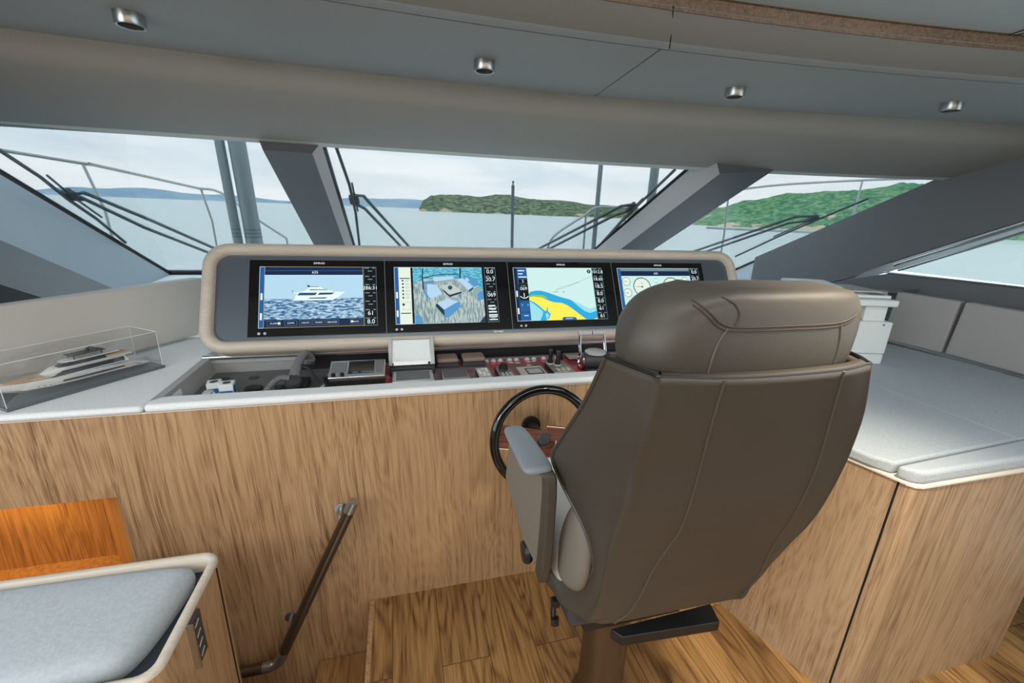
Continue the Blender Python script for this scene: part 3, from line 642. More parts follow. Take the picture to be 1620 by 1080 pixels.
o = MB().lathe((-.585,1.80,TZ), [(.034,0),(.034,.006),(.028,.010),(.010,.010),(0,.008)], 28).build('cable_grommet', M['black'], smooth=True); tag(o, 'large round black grommet in the tray right of the cartons', 'grommet')
o = MB().lathe((-.49,1.80,TZ), [(.022,0),(.022,.004),(.018,.006),(.018,.003),(.012,.003),(.012,.006),(0,.006)], 24).build('ring_socket', M['dgrey'], smooth=True); tag(o, 'small round dark ring socket left of the handset', 'socket')
for i, (x, y) in enumerate([(-.73,1.93),(-.62,1.93)]):
    o = MB().lathe((x, y, TZ), [(.02,0),(.02,.003),(.014,.004),(0,.002)], 20).build('cup_recess', M['dgrey'], smooth=True)
    tag(o, ['flat dark round cover at the back left corner of the tray', 'flat dark round cover at the tray back, right of another'][i], 'cover', 'flat round covers')
# handset with cradle and coiled cord
hs = thing('radio_handset', (-.42,1.78,TZ), 'dark grey radio handset with coiled cord standing in the tray', 'handset')
MB().box((-.455,1.735,TZ),(-.375,1.83,TZ+.030)).build('cradle', M['black'], hs, bevel=.004)
hz = lambda x, y, z: V(x-.028, y, TZ+z)
pts = catmull([hz(-.395,1.745,.040), hz(-.393,1.765,.062), hz(-.389,1.81,.088), hz(-.383,1.86,.104), hz(-.378,1.90,.104), hz(-.374,1.93,.088), hz(-.372,1.94,.066)], 5)
rs = [.026-.009*math.sin(PI*min(1, i/(len(pts)-1)))+(.004 if i > 22 else 0) for i in range(len(pts))]
MB().tube(pts, rs, 16, r2=.85).build('handle_body', M['mgrey'], hs, smooth=True, split=70)
mp_ = MB().lathe(hz(-.394,1.748,.026), [(.026,0),(.032,.010),(.032,.028),(.026,.038),(0,.042)], 20, (.1,-.5,.8)).build('mouthpiece', M['dgrey'], hs, smooth=True)
MB().lathe(hz(-.372,1.935,.040), [(.022,0),(.029,.008),(.029,.026),(.020,.034),(0,.036)], 20, (0,.3,.9)).build('earpiece', M['dgrey'], hs, smooth=True)
base = catmull([hz(-.405,1.735,.062), hz(-.435,1.735,.066), hz(-.462,1.715,.052), hz(-.480,1.69,.030), hz(-.485,1.665,.008)], 10)
hel = []
for i in range(len(base)-1):
    d = (base[i+1]-base[i]).normalized(); u = d.cross(V(0,0,1)).normalized(); w = d.cross(u)
    for k in range(10):
        a = 2*PI*k/10*.6+i*2*PI*.6; hel.append(base[i].lerp(base[i+1], k/10)+(u*math.cos(a)+w*math.sin(a))*.0090)
MB().tube(hel, .0034, 6).build('coiled_cord', M['mgrey'], hs, smooth=True)
mb = MB(); mb.tube(catmull([hz(-.41,1.76,.065), hz(-.39,1.80,.090), hz(-.345,1.79,.080), hz(-.315,1.76,.052), hz(-.295,1.745,.032)], 6), .004, 8); mb.build('loop_cable', M['black'], hs, smooth=True)
def socket(x, y, z, lab):
    t = thing('round_socket', (x, y, z), lab, 'socket', 'round deck sockets')
    MB().lathe((x, y, z), [(.036,0),(.036,.005),(.030,.009),(.022,.009),(.022,.004),(0,.004)], 28).build('flange', M['lgrey'], t, smooth=True)
    for a in range(4): MB().lathe((x+.028*math.cos(a*PI/2+.7), y+.028*math.sin(a*PI/2+.7), z+.008), [(.003,0),(.003,.002),(0,.002)], 8).build('screw', M['dgrey'], t)
socket(-.285, 1.862, PZ+.0015, 'round pale socket behind the plugged one beside the radio')
socket(-.290, 1.735, PZ+.0015, 'round pale socket with a black cable plugged into it')
t = thing('cable_plug', (-.30,1.735,PZ+.008), 'ribbed black cable plug standing in the front round socket', 'plug')
mb = MB(); 
for k in range(6): mb.lathe((-.292-.002*k,1.74,PZ+.008+.007*k), [(.013,0),(.013,.005),(.010,.006),(.010,.007)], 16)
mb.build('ribbed_boot', M['black'], t)
mb = MB(); mb.cyl((-.30,1.735,PZ+.01),(-.315,1.70,PZ+.008), .004); mb.build('metal_clip', M['silver'], t)
# radio set
rd = thing('vhf_radio', (-.175,1.78,PZ), 'black and silver radio set with a dark screen left of the raised display', 'radio')
MB().box((-.285,1.695,PZ+.0015),(-.075,1.80,PZ+.048)).build('case', M['black'], rd, bevel=.004)
tilt = lambda x, y, h: V(x, 1.70+y*.96, PZ+.048+y*.24+h)
mb = MB(); mb.prism([tilt(-.288,-.005,0),tilt(-.072,-.005,0),tilt(-.072,.115,0),tilt(-.288,.115,0)], (0,0,.012)); mb.build('front_bezel', M['silver'], rd, bevel=.003)
mb = MB(); mb.prism([tilt(-.215,.015,.0123),tilt(-.115,.015,.0123),tilt(-.115,.105,.0123),tilt(-.215,.105,.0123)], (0,0,.001)); o = mb.build('display_glass', M['blackg'], rd); tag(o, 'dark blue black screen')
mb = MB(); mb.prism([tilt(-.28,.03,.0123),tilt(-.222,.03,.0123),tilt(-.222,.10,.0123),tilt(-.28,.10,.0123)], (0,0,.001)); o = mb.build('speaker_grille', M['mgrey'], rd)
mb = MB(); mb.prism([tilt(-.108,.015,.0123),tilt(-.08,.015,.0123),tilt(-.08,.105,.0123),tilt(-.108,.105,.0123)], (0,0,.001)); o = mb.build('key_strip', M['mgrey'], rd)
for x in (-.268,-.235):
    o = MB().lathe(tilt(x, .006, .012), [(.008,0),(.008,.010),(.006,.012),(0,.012)], 16).build('knob', M['black'], rd, smooth=True)
# raised display (cover open)
rs_ = thing('flip_up_screen', (.035,1.83,PZ), 'silver framed flip up cover with blank white face, raised on the panel', 'display')
f2 = lambda x, v, h: V(x, 1.86+v*.55-h*.83, PZ+.03+v*.83+h*.55)
mb = MB(); mb.prism([f2(-.058,0,0),f2(.138,0,0),f2(.138,.125,0),f2(-.058,.125,0)], (f2(0,0,.014)-f2(0,0,0))); mb.build('cover_plate', M['silver'], rs_, bevel=.003)
mb = MB(); mb.prism([f2(-.040,.022,.0142),f2(.120,.022,.0142),f2(.120,.118,.0142),f2(-.040,.118,.0142)], (f2(0,0,.001)-f2(0,0,0))); o = mb.build('white_face', M['white'], rs_); tag(o, 'blank white face')
for x in (-.052,.132):
    mb = MB(); mb.prism([f2(x-.008,-.0,.0),f2(x+.008,0,.0),f2(x+.008,.13,.0),f2(x-.008,.13,.0)], (f2(0,0,.022)-f2(0,0,0))); mb.build('side_rail', M['lgrey'], rs_, bevel=.003)
MB().box((-.058,1.83,PZ+.0015),(.138,1.90,PZ+.034)).build('stand_base', M['dgrey'], rs_, bevel=.003)
for x in (-.045,.115):
    o = MB().lathe(f2(x, .008, .014), [(.006,0),(.006,.006),(0,.007)], 14, (0,-.83,.55)).build('screw', M['black'], rs_)
def box_dev(name, x0, x1, y0, y1, h, label, cat, top, side, inner=None, group=None, extra=None):
    t = thing(name, ((x0+x1)/2, (y0+y1)/2, PZ+.0015), label, cat, group); z = PZ+.0015
    MB().box((x0,y0,z),(x1,y1,z+h*.75)).build('base', side, t, bevel=.003)
    MB().box((x0-.001,y0-.001,z+h*.75),(x1+.001,y1+.001,z+h)).build('top_plate', top, t, bevel=.003)
    if inner:
        a, b, c, d, m, nm = inner; MB().box((a,c,z+h+.0003),(b,d,z+h+.0012)).build(nm, m, t)
    if extra: extra(t, z+h)
    return t
box_dev('autopilot_head', -.045, .125, 1.69, 1.81, .026, 'low silver framed display in front of the raised cover', 'display', M['silver'], M['dgrey'], (-.03,.11,1.705,1.80,M['tray'],'display_glass'))
for (x0, x1, lab) in ((.150,.254,'brown leather cover box directly right of the raised cover'), (.272,.382,'brown leather cover box beside the row of round buttons')):
    t = thing('instrument_cover', ((x0+x1)/2,1.93,PZ+.0015), lab, 'cover', 'brown instrument covers')
    MB().box((x0,1.885,PZ+.0015),(x1,1.975,PZ+.022)).build('base', M['dgrey'], t, bevel=.004)
    mb = MB(); mb.box((x0+.001,1.886,PZ+.022),(x1-.001,1.974,PZ+.046)); mb.build('cap', M['brown'], t, bevel=.012, seg=4)
box_dev('fuel_monitor', .162, .276, 1.69, 1.815, .020, 'flat dark panel with silver edge left of the keypad', 'display', M['silver'], M['dgrey'], (.168,.270,1.72,1.81,M['tray'],'display_glass'))
def keys(t, z):
    for i in range(3):
        for j in range(4):
            MB().box((.323+.016*i,1.712+.024*j,z),(.334+.016*i,1.727+.024*j,z+.003)).build('key', M['white'] if (i+j) % 3 else M['beige'], t)
box_dev('keypad', .318, .374, 1.69, 1.81, .022, 'small keypad with rows of pale keys', 'keypad', M['lgrey'], M['black'], extra=keys)
def knob(t, z):
    MB().lathe((.442,1.785,z), [(.022,0),(.022,.006),(.018,.010),(.018,.020),(.014,.024),(0,.024)], 24).build('dial', M['black'], t, smooth=True)
    for i in range(3):
        for j in range(2): MB().lathe((.425+.018*i,1.705+.022*j,z), [(.006,0),(.006,.002),(0,.003)], 12).build('button', M['lgrey'], t)
box_dev('dial_controller', .408, .476, 1.69, 1.82, .022, 'silver controller with one black dial knob', 'controller', M['steel'], M['black'], extra=knob)
def bez(t, z):
    for a in ((.545,.620,1.72,1.724),(.545,.620,1.786,1.79),(.545,.549,1.72,1.79),(.616,.620,1.72,1.79)): MB().box((a[0],a[2],z),(a[1],a[3],z+.003)).build('inner_rim', M['dgrey'], t)
box_dev('square_display', .512, .632, 1.69, 1.82, .012, 'square beige framed display with grey glass', 'display', M['beige'], M['beige'], (.548,.617,1.723,1.787,M['lgrey'],'display_glass'), extra=bez)
def levers(t, z):
    for x, y in ((.672,1.80),(.700,1.775)):
        mb = MB(); mb.lathe((x,y,z), [(.014,0),(.014,.012),(.011,.014),(.010,.030),(.013,.055),(.010,.066),(0,.068)], 16); tl = mb.build('thruster_lever', M['black'], t, smooth=True)
        MB().lathe((x,y,z), [(.019,0),(.019,.004),(0,.004)], 16).build('lever_collar', M['lgrey'], tl)
    for i in range(3): MB().box((.672+.024*i,1.70,z),(.688+.024*i,1.725,z+.003)).build('key', M['beige'], t)
box_dev('thruster_joysticks', .655, .752, 1.685, 1.83, .030, 'silver topped control box with two black joystick levers', 'controller', M['steel'], M['black'], extra=levers)
bx = [.395,.430,.465,.512,.547,.603,.638,.690,.725,.76]
bb = None
for i, x in enumerate(bx):
    if bb is None:
        bb = thing('push_button', (x,1.945,PZ+.0015), 'round pale push button in the long row under the silver rail', 'button', 'round push buttons in the long row')
        MB().lathe((x,1.945,PZ+.0015), [(.015,0),(.015,.005),(.012,.008),(0,.008)], 20).build('bezel_ring', M['lgrey'], bb, smooth=True)
        MB().lathe((x,1.945,PZ+.0095), [(.009,0),(.009,.002),(0,.003)], 16).build('cap', M['white'], bb, smooth=True)
    else:
        c = copy_tree(bb); c.location = (x,1.945,PZ+.0015)
for (x, y, h) in ((.775,1.93,.028),):
    o = MB().lathe((x,y,PZ+.0015), [(.012,0),(.012,.010),(.009,.012),(.012,h),(0,h+.002)], 16).build('black_knob', M['black'], smooth=True); tag(o, 'small black knob at the right end of the button row', 'knob')
for i, (x, y) in enumerate(((.50,1.905),(.535,1.90),(.59,1.905),(.62,1.91),(.578,1.86))):
    o = MB().box((x,y,PZ+.0015),(x+.022,y+.012,PZ+.005)).build('label_tab', M['beige'], bevel=.002)
    tag(o, 'tiny beige label tab glued below the round buttons', 'label', 'beige label tabs')
box_dev('beige_cover_plate', .812, .93, 1.90, 1.985, .010, 'flat beige cover plate behind the throttle', 'cover', M['beige'], M['dgrey'])
# throttle
th = thing('throttle_control', (.92,1.78,PZ), 'chrome and grey twin throttle with wide crossbar handle', 'throttle')
MB().box((.855,1.72,PZ+.0015),(.99,1.84,PZ+.02)).build('base', M['black'], th, bevel=.006)
mb = MB(); mb.lathe((.852,1.78,PZ+.043), [(.030,0),(.038,.008),(.040,.04),(.040,.12),(.036,.135),(0,.137)], 32, (1,0,0)); mb.build('drum', M['dgrey'], th, smooth=True)
mb = MB(); mb.lathe((.850,1.78,PZ+.043), [(.037,0),(.037,-.006),(.029,-.008),(.028,-.004),(.0,-.004)], 32, (1,0,0)); mb.build('chrome_ring', M['chrome'], th, smooth=True)
mb = MB(); mb.lathe((.92,1.785,PZ+.078), [(.050,0),(.050,.006),(.044,.010),(0,.010)], 28); mb.build('top_disc', M['lgrey'], th, smooth=True)
for x in (.848,.978):
    MB().tube(catmull([(x,1.79,PZ+.06),(x,1.81,PZ+.11),(x+(.004 if x < .9 else -.004),1.825,PZ+.155)], 5), .007, 10).build('lever_arm', M['chrome'], th, smooth=True)
for x0, x1 in ((.842,.911),(.915,.984)):
    mb = MB(); mb.lathe((x0,1.828,PZ+.165), [(.011,0),(.014,.004),(.014,x1-x0-.004),(.011,x1-x0)], 18, (1,0,0)); mb.build('grip', M['lgrey'], th, smooth=True)

for o in th.children: o.location.x -= .028
for o in [c for c in th.children]: pass
# ================================================================== model yacht in a case
A0 = V(-1.187,1.551,.972); AU = V(.584,.812,0); AW = V(-.812,.584,0)
def md(u, w, z): return A0+AU*u+AW*w+V(0,0,z)
L_, Wd, Hh = .44, .165, .15
cs = thing('display_case', tuple(md(L_/2, Wd/2, 0)), 'clear acrylic display case on a dark base holding a boat model', 'display case')
mb = MB(); mb.prism([md(-.004,-.006,0),md(L_+.006,-.006,0),md(L_+.006,Wd+.006,0),md(-.004,Wd+.006,0)], (0,0,.010)); mb.build('case_base', M['casebase'], cs, bevel=.002)
mb = MB(); q = [(0,0),(L_,0),(L_,Wd),(0,Wd)]
for i in range(4):
    a, b = q[i], q[(i+1) % 4]; mb.quad(md(*a,.011), md(*b,.011), md(*b,Hh), md(*a,Hh))
mb.quad(*[md(*p,Hh) for p in q]); mb.keep = True; mb.build('acrylic_cover', M['acryl'], cs)
mb = MB()
for i in range(4):
    a, b = q[i], q[(i+1) % 4]; mb.tube([md(*a,Hh), md(*b,Hh)], .0013, 6); mb.tube([md(*a,.011), md(*a,Hh)], .0009, 6)
o = mb.build('bright_edge', M['acedge'], cs)
my = thing('model_yacht', tuple(md(.21, Wd/2, .0105)), 'white scale model motor yacht with dark windows inside the clear case', 'model boat')
def hullrow(u, hw, zk, zt, zd):
    c = Wd/2+.0
    return [md(u,c-hw*.98,zd), md(u,c-hw,zt), md(u,c-hw*.8,zk+(zt-zk)*.35), md(u,c-.002,zk), md(u,c+.002,zk), md(u,c+hw*.8,zk+(zt-zk)*.35), md(u,c+hw,zt), md(u,c+hw*.98,zd)]
mb = MB(); st = [(.012,.003,.050,.062,.064),(.03,.014,.035,.060,.062),(.07,.030,.020,.057,.059),(.13,.040,.014,.054,.056),(.20,.043,.012,.052,.053),(.30,.042,.012,.048,.049),(.375,.040,.012,.040,.041),(.40,.038,.014,.026,.027),(.425,.037,.014,.024,.024)]
rows = [hullrow(*a) for a in st]; mb.grid(rows, True)
mb.f.append(list(range(8))[::-1]); mb.m.append(0); n_ = len(mb.v); mb.f.append(list(range(n_-8, n_))); mb.m.append(0)
mb.build('hull', M['whiteb'], my, smooth=True, split=40)
c = Wd/2
mb = MB(); mb.prism([md(.03,c-.012,.0625),md(.03,c+.012,.0625),md(.10,c+.030,.060),(md(.14,c+.033,.058)),md(.14,c-.033,.058),md(.10,c-.030,.060)], (0,0,.0035)); o = mb.build('foredeck', M['tan'], my); tag(o, 'pale peach deck')
def tier(u0, u1, hw, z0, z1, f0, f1, name, mat, hw2=None):
    hw2 = hw2 or hw*.85; mb = MB()
    mb.add([md(u0,c-hw*.6,z0),md(u0+.03,c-hw,z0),md(u1,c-hw,z0),md(u1,c+hw,z0),md(u0+.03,c+hw,z0),md(u0,c+hw*.6,z0),
            md(u0+f0,c-hw2*.6,z1),md(u0+f0+.025,c-hw2,z1),md(u1-f1,c-hw2,z1),md(u1-f1,c+hw2,z1),md(u0+f0+.025,c+hw2,z1),md(u0+f0,c+hw2*.6,z1)],
           [(0,1,2,3,4,5),(11,10,9,8,7,6)]+[(i,(i+1) % 6,(i+1) % 6+6,i+6) for i in range(6)])
    return mb.build(name, mat, my, bevel=.0015)
tier(.11,.36,.036,.052,.074,.035,.01,'deckhouse',M['whiteb'])
tier(.145,.375,.034,.074,.079,.01,.0,'upper_deck',M['whiteb'],.034)
tier(.165,.30,.026,.079,.092,.03,.01,'wheelhouse',M['hulld_'] if 'hulld_' in M else M['navy'])
tier(.175,.34,.027,.092,.096,.01,.0,'flybridge',M['whiteb'],.027)
tier(.29,.37,.024,.079,.084,.0,.0,'aft_seating',M['tan'])
mb = MB(); mb.prism([md(.20,c-.022,.108),md(.30,c-.022,.108),md(.30,c+.022,.108),md(.20,c+.022,.108)], (0,0,.003))
for u, w in ((.21,-.018),(.21,.018),(.29,-.018),(.29,.018)): mb.cyl(md(u,c+w,.095), md(u,c+w,.109), .0015, n=6)
mb.build('hardtop', M['dgrey'], my)
mb = MB(); mb.cyl(md(.27,c,.110), md(.275,c,.120), .003, n=8); mb.obox(md(.272,c,.121), AU*.003, AW*.014, V(0,0,.002)); mb.lathe(md(.265,c+.012,.111), [(.006,0),(.006,.005),(.003,.009),(0,.010)], 12); mb.lathe(md(.28,c-.012,.111), [(.006,0),(.006,.005),(.003,.009),(0,.010)], 12)
mb.build('radar_mast', M['navy'], my)
def skin(u, t_):  # point on the hull's near flank; t_ 0 keel .. 1 sheer
    for a, b in zip(st, st[1:]):
        if a[0] <= u <= b[0]:
            k = (u-a[0])/(b[0]-a[0]); hw = a[1]+(b[1]-a[1])*k; zk = a[2]+(b[2]-a[2])*k; zt = a[3]+(b[3]-a[3])*k
            if t_ > .35: f = .8+.2*(t_-.35)/.65
            else: f = .8*t_/.35
            return md(u, c-hw*f-.0008, zk+(zt-zk)*t_)
for nm, pts in (('hull_window', [(.17,.50),(.30,.50),(.315,.62),(.355,.70),(.355,.82),(.30,.78),(.18,.66)]),):
    lo = [(.16,.52),(.20,.50),(.25,.50),(.30,.52),(.34,.60)]; hi = [(.16,.68),(.20,.70),(.25,.72),(.30,.74),(.34,.78)]
    mb = MB(); mb.grid([[skin(*p) for p in lo], [skin(*p) for p in hi]]); mb.keep = True; mb.build(nm, M['navy'], my)
mb = MB(); mb.add([md(.13,c-.0368,.056),md(.345,c-.0368,.056),md(.345,c-.0342,.071),md(.165,c-.0342,.071)], [(0,1,2,3)]); mb.keep = True; mb.build('saloon_window', M['navy'], my)
mb = MB()
for k in range(3): mb.lathe(skin(.10+.014*k, .5), [(.0016,0),(.0016,.0005),(0,.0006)], 8, tuple(-AW))
mb.build('porthole', M['navy'], my)
mb = MB(); mb.tube([md(.03,c-.013,.070),md(.08,c-.028,.071),md(.13,c-.034,.069),md(.16,c-.036,.068)], .0006, 6); mb.tube([md(.03,c+.013,.070),md(.08,c+.028,.071),md(.13,c+.034,.069)], .0006, 6)
mb.build('bow_rail', M['silver'], my)

# ================================================================== back cushions along the windows
def backrest(p0, p1, lean, zb, zt, label, mat, thick=.06, nm='backrest_panel', group=None):
    p0, p1 = V(*p0, 0), V(*p1, 0); d = (p1-p0); nrm = V(-d.y, d.x, 0).normalized()   # nrm points away from the room
    g = d.normalized()*.002
    mb = MB(); b = [p0+g, p1-g]; o = nrm
    vs = [b[0]+V(0,0,zb), b[1]+V(0,0,zb), b[1]+o*lean+V(0,0,zt), b[0]+o*lean+V(0,0,zt)]
    mb.prism(vs, o*thick); ob = mb.build(nm, mat, bevel=.010, seg=3); tag(ob, label, 'cushion', group); return ob
# direction convention: room lies on the right hand side of p0 -> p1
backrest((-1.434,1.545),(-.90,2.461), .075, .985, 1.243, 'light grey upholstered side panel behind the boat model case', M['uph'], nm='backrest_panel')
backrest((1.7,2.60),(2.40,2.33), .07, .985, 1.228, 'beige backrest panel just right of the monitor housing', M['uph'])
backrest((2.42,2.322),(2.90,1.93), .05, .985, 1.232, 'grey backrest panel at the corner behind the printer', M['uph_r'])
backrest((2.905,1.925),(2.955,1.63), .03, .94, 1.236, 'grey backrest panel right of the printer', M['uph_r'])
backrest((2.957,1.622),(2.935,.35), .03, .94, 1.238, 'blue grey backrest panel at the right edge of the view', M['uph_r'])
o = MB().prism([(3.0,1.95,1.245),(2.93,1.98,1.24),(2.45,2.38,1.235),(2.6,2.6,1.1),(3.15,2.4,1.1),(3.15,1.95,1.25)], (0,0,-.02)).build('trim_23', M['side_d']); o['kind'] = 'structure'

# ================================================================== right bench cabinet and its cushions
rb = thing('side_cabinet', (1.9,1.2,0), 'tall pale oak cabinet right of the helm chair with a rounded corner post', 'cabinet')
ca, cb_ = V(1.405,.86,0), V(1.24,1.41,0)
d = (cb_-ca).normalized(); n_ = V(d.y, -d.x, 0)
ca = V(1.432,.79,0)
mb = MB(); e = V(1.209,1.535,0); mb.prism([ca+V(0,0,.0), e, e+V(0,0,.885), ca+V(0,0,.885)], n_*.02); mb.build('side_panel', M['oak_r'], rb)
mb = MB(); mb.box((1.4335,.784,0),(1.4365,.791,.884)); mb.build('joint', M['seal'], rb)
mb = MB(); arc = [(1.434,.785),(1.437,.765),(1.447,.752),(1.466,.745),(1.50,.745),(1.50,.80),(1.46,.80)]
mb.prism([(x, y, 0) for x, y in arc], (0,0,.885)); mb.build('corner_post', M['oak_r'], rb, smooth=True, split=50)
mb = MB(); mb.box((1.502,.747,0),(2.245,.767,.885)); mb.box((2.225,.767,0),(2.245,1.1,.885)); mb.build('end_panel', M['oak_r'], rb)
mb = MB(); top = [(1.205,1.54),(1.429,.785),(1.433,.764),(1.444,.749),(1.466,.741),(2.25,.741),(2.25,.80),(3.1,.80),(3.1,2.3),(2.4,2.35),(1.5,2.5),(1.39,2.4),(1.39,1.54)]
mb.prism([(x, y, .885) for x, y in top], (0,0,.006)); o = mb.build('edge_trim', M['cream'], rb); tag(o, 'thin cream edge strip')
def cushion(poly, z0, z1, label, bev=.018, mat='cush', nm='seat_cushion', group=None):
    o = MB().prism([(x, y, z0) for x, y in poly], (0,0,z1-z0)).build(nm, M[mat], bevel=bev, seg=4); return tag(o, label, 'cushion', group)
cushion([(1.385,.925),(1.405,.858),(1.44,.812),(2.05,.842),(2.047,1.36),(2.0,1.62),(1.255,1.62),(1.255,1.38)], .892, .932, 'large grey seat cushion on the cabinet beside the chair', .010)
cushion([(1.445,.808),(1.44,.77),(1.465,.748),(2.6,.748),(2.6,.80),(2.05,.838)][:0] or [(1.427,.800),(1.445,.764),(1.475,.750),(2.7,.750),(2.7,.83),(2.05,.838)], .892, .934, 'narrow grey bolster along the front edge of the cabinet', .012)
cushion([(2.053,.842),(2.90,.842),(2.93,1.5),(2.87,1.88),(2.37,2.28),(2.0,2.36),(1.95,2.0),(1.255,1.98),(1.255,1.64),(2.003,1.625),(2.05,1.36)], .892, .932, 'grey seat cushion carrying the printer along the backrest', .005)

# printer
PR = V(.966,-.259,0); PF = V(.259,.966,0); PB = V(2.395,1.548,.9325)
def pp(a, b, z): return PB-PR*a+PF*b+V(0,0,z)
pr = thing('office_printer', tuple(pp(.21,.2,0)), 'white multifunction printer with document feeder standing on the grey cushion', 'printer')
def pbox(a0, a1, b0, b1, z0, z1, name, mat, bev=.005):
    return MB().prism([pp(a0,b0,z0),pp(a1,b0,z0),pp(a1,b1,z0),pp(a0,b1,z0)], (0,0,z1-z0)).build(name, mat, pr, bevel=bev)
pbox(.002,.42,.001,.36,.0,.053,'paper_tray',M['white']); pbox(.0,.43,0,.36,.055,.222,'main_body',M['white'])
mb = MB()
pbox(.03,.43,.10,.36,.222,.30,'upper_body',M['white']); pbox(.03,.14,.02,.10,.222,.30,'output_cheek',M['white'])
pbox(.15,.42,.02,.10,.226,.236,'output_tray',M['mgrey'],.002); pbox(.15,.42,.095,.10,.236,.298,'output_slot',M['black'],.001)
pbox(.008,.44,-.01,.36,.302,.335,'scanner_unit',M['white'],.006)
pbox(.02,.43,.03,.35,.337,.352,'scanner_lid',M['white'],.004); pbox(.03,.24,.08,.30,.356,.366,'feeder_tray',M['lgrey'],.003); pbox(.05,.12,.04,.14,.353,.3555,'paper_recess',M['mgrey'],.001)
mb = MB(); mb.prism([pp(.25,.04,.352),pp(.25,.33,.352),pp(.25,.33,.385),pp(.25,.20,.398),pp(.25,.06,.385)], -PR*.16); mb.build('document_feeder', M['white'], pr, bevel=.008)
mb = MB(); mb.prism([pp(.04,-.0005,.205),pp(.052,-.0005,.205),pp(.052,-.0005,.213),pp(.04,-.0005,.213)], -PF*.0006); mb.build('badge', M['blue'], pr)

# small seat beyond the cabinet, lower right
t = thing('low_seat', (2.7,.5,0), 'low dark wood seat with grey cushion beyond the cabinet at the right edge', 'seat')
MB().box((2.38,.10,0),(3.1,.70,.30)).build('seat_box', M['strip'], t); MB().box((2.36,.08,.30),(3.1,.70,.315)).build('edge_trim', M['cream'], t)
MB().box((2.385,.10,.315),(3.09,.70,.40)).build('cushion', M['cush'], t, bevel=.02, seg=3)

# ================================================================== foreground bench, lower left
bz = .70
fb = thing('storage_bench', (-.9,.95,0), 'oak storage bench with raised rounded rim at the lower left', 'bench')
bo = rrect(-1.9,-.502,.775,1.132,.045,6); bi = rrect(-1.9+.02,-.522,.795,1.112,.028,6)
mb = MB(); n = len(bo)
mb.grid([[V(x,y,-.8) for x,y in bo],[V(x,y,bz-.012) for x,y in bo]], True); mb.build('bench_box', M['oak'], fb, smooth=True, split=50)
mb = MB()
rows = [[V(x,y,bz-.012) for x,y in bo],[V(x,y,bz-.004) for x,y in bo],[V(x*.7+X_*.3,y*.7+Y_*.3,bz) for (x,y),(X_,Y_) in zip(bo,bi)],[V(x*.3+X_*.7,y*.3+Y_*.7,bz) for (x,y),(X_,Y_) in zip(bo,bi)],[V(x,y,bz-.004) for x,y in bi],[V(x,y,bz-.05) for x,y in bi]]
mb.grid(rows, True); o = mb.build('rim', M['oak_frame'], fb, smooth=True, split=60); tag(o, 'pale rounded rim')
mb = MB(); mb.prism([(x,y,bz-.055) for x,y in bi], (0,0,.005)); mb.build('inner_shelf', M['navy'], fb)
mb = MB()
for q in ([(-.5015,1.075,0),(-.5005,1.079,0),(-.5005,1.079,bz-.015),(-.5015,1.075,bz-.015)],): mb.prism([(x-.0,y,z) for x,y,z in q], (.0012,0,0))
mb.build('panel_joint', M['seal'], fb)
mb = MB(); rows = []
cu0 = [(-1.87,1.100),(-.60,1.100),(-.552,1.085),(-.547,1.05),(-.566,.90),(-.588,.835),(-.64,.808),(-1.87,.812)]
def ins(poly, k, z): 
    cx_, cy_ = -1.1, .965; return [V(x+(cx_-x)*0+(-k if x > -1 else k), y+(-k if y > .96 else k), z) for x, y in poly]
mb.grid([[V(x,y,bz-.052) for x,y in cu0], ins(cu0,-.004,bz-.03), ins(cu0,.0,bz-.006), ins(cu0,.012,bz+.010), ins(cu0,.04,bz+.018)], True)
mb.f.append(list(range(len(mb.v)-8, len(mb.v)))); mb.m.append(0)
o = mb.build('bench_cushion', M['cush2'], subsurf=2); tag(o, 'thick grey felt cushion lying in the storage bench', 'cushion')
# outlet on the bench side
ol = thing('wall_outlet', (-.499,.93,.60), 'dark vertical outlet plate with a silver edge on the bench side', 'outlet')
MB().box((-.502,.905,.56),(-.494,.955,.685)).build('plate', M['dgrey'], ol, bevel=.002)
o = MB().box((-.502,.900,.560),(-.488,.905,.690)).build('edge', M['silver'], ol)
for k in range(4): MB().obox((-.4935,.93,.578+.029*k), (.0006,0,0), (0,.010,.004), (0,-.0008,.002)).build('slot', M['lgrey'], ol)

# ================================================================== handrail
hr = thing('stair_handrail', (-.35,1.47,-.2), 'bronze tube handrail running down the oak console beside the steps', 'handrail')
RY = 1.465
p = [(-.205,RY,.545),(-.505,RY,-.10),(-.522,RY,-.135),(-.535,RY,-.155),(-.556,RY,-.166),(-.59,RY,-.168),(-1.1,RY,-.168)]
MB().tube([(-.218,RY,.517)]+p[1:2], .0205, 20).build('upper_tube', M['bronze'], hr, smooth=True)
MB().tube([(-.198,RY,.560),(-.218,RY,.517)], .0208, 20).build('end_cap', M['steel'], hr, smooth=True)
MB().tube(catmull(p[1:6], 4), .0208, 18).build('elbow', M['steel'], hr, smooth=True)
MB().tube([(-.59,RY,-.168),(-1.1,RY,-.168)], .0205, 20).build('lower_tube', M['bronze'], hr, smooth=True)
for x, z in ((-.255,.437),(-.485,-.055)):
    mb = MB(); mb.cyl((x,PY,z+.045),(x,PY-.006,z+.045), .024); mb.tube([(x,PY-.005,z+.045),(x,PY-.05,z+.045),(x,RY+.005,z+.005)], .007, 10); mb.build('bracket', M['steel'], hr, smooth=True)

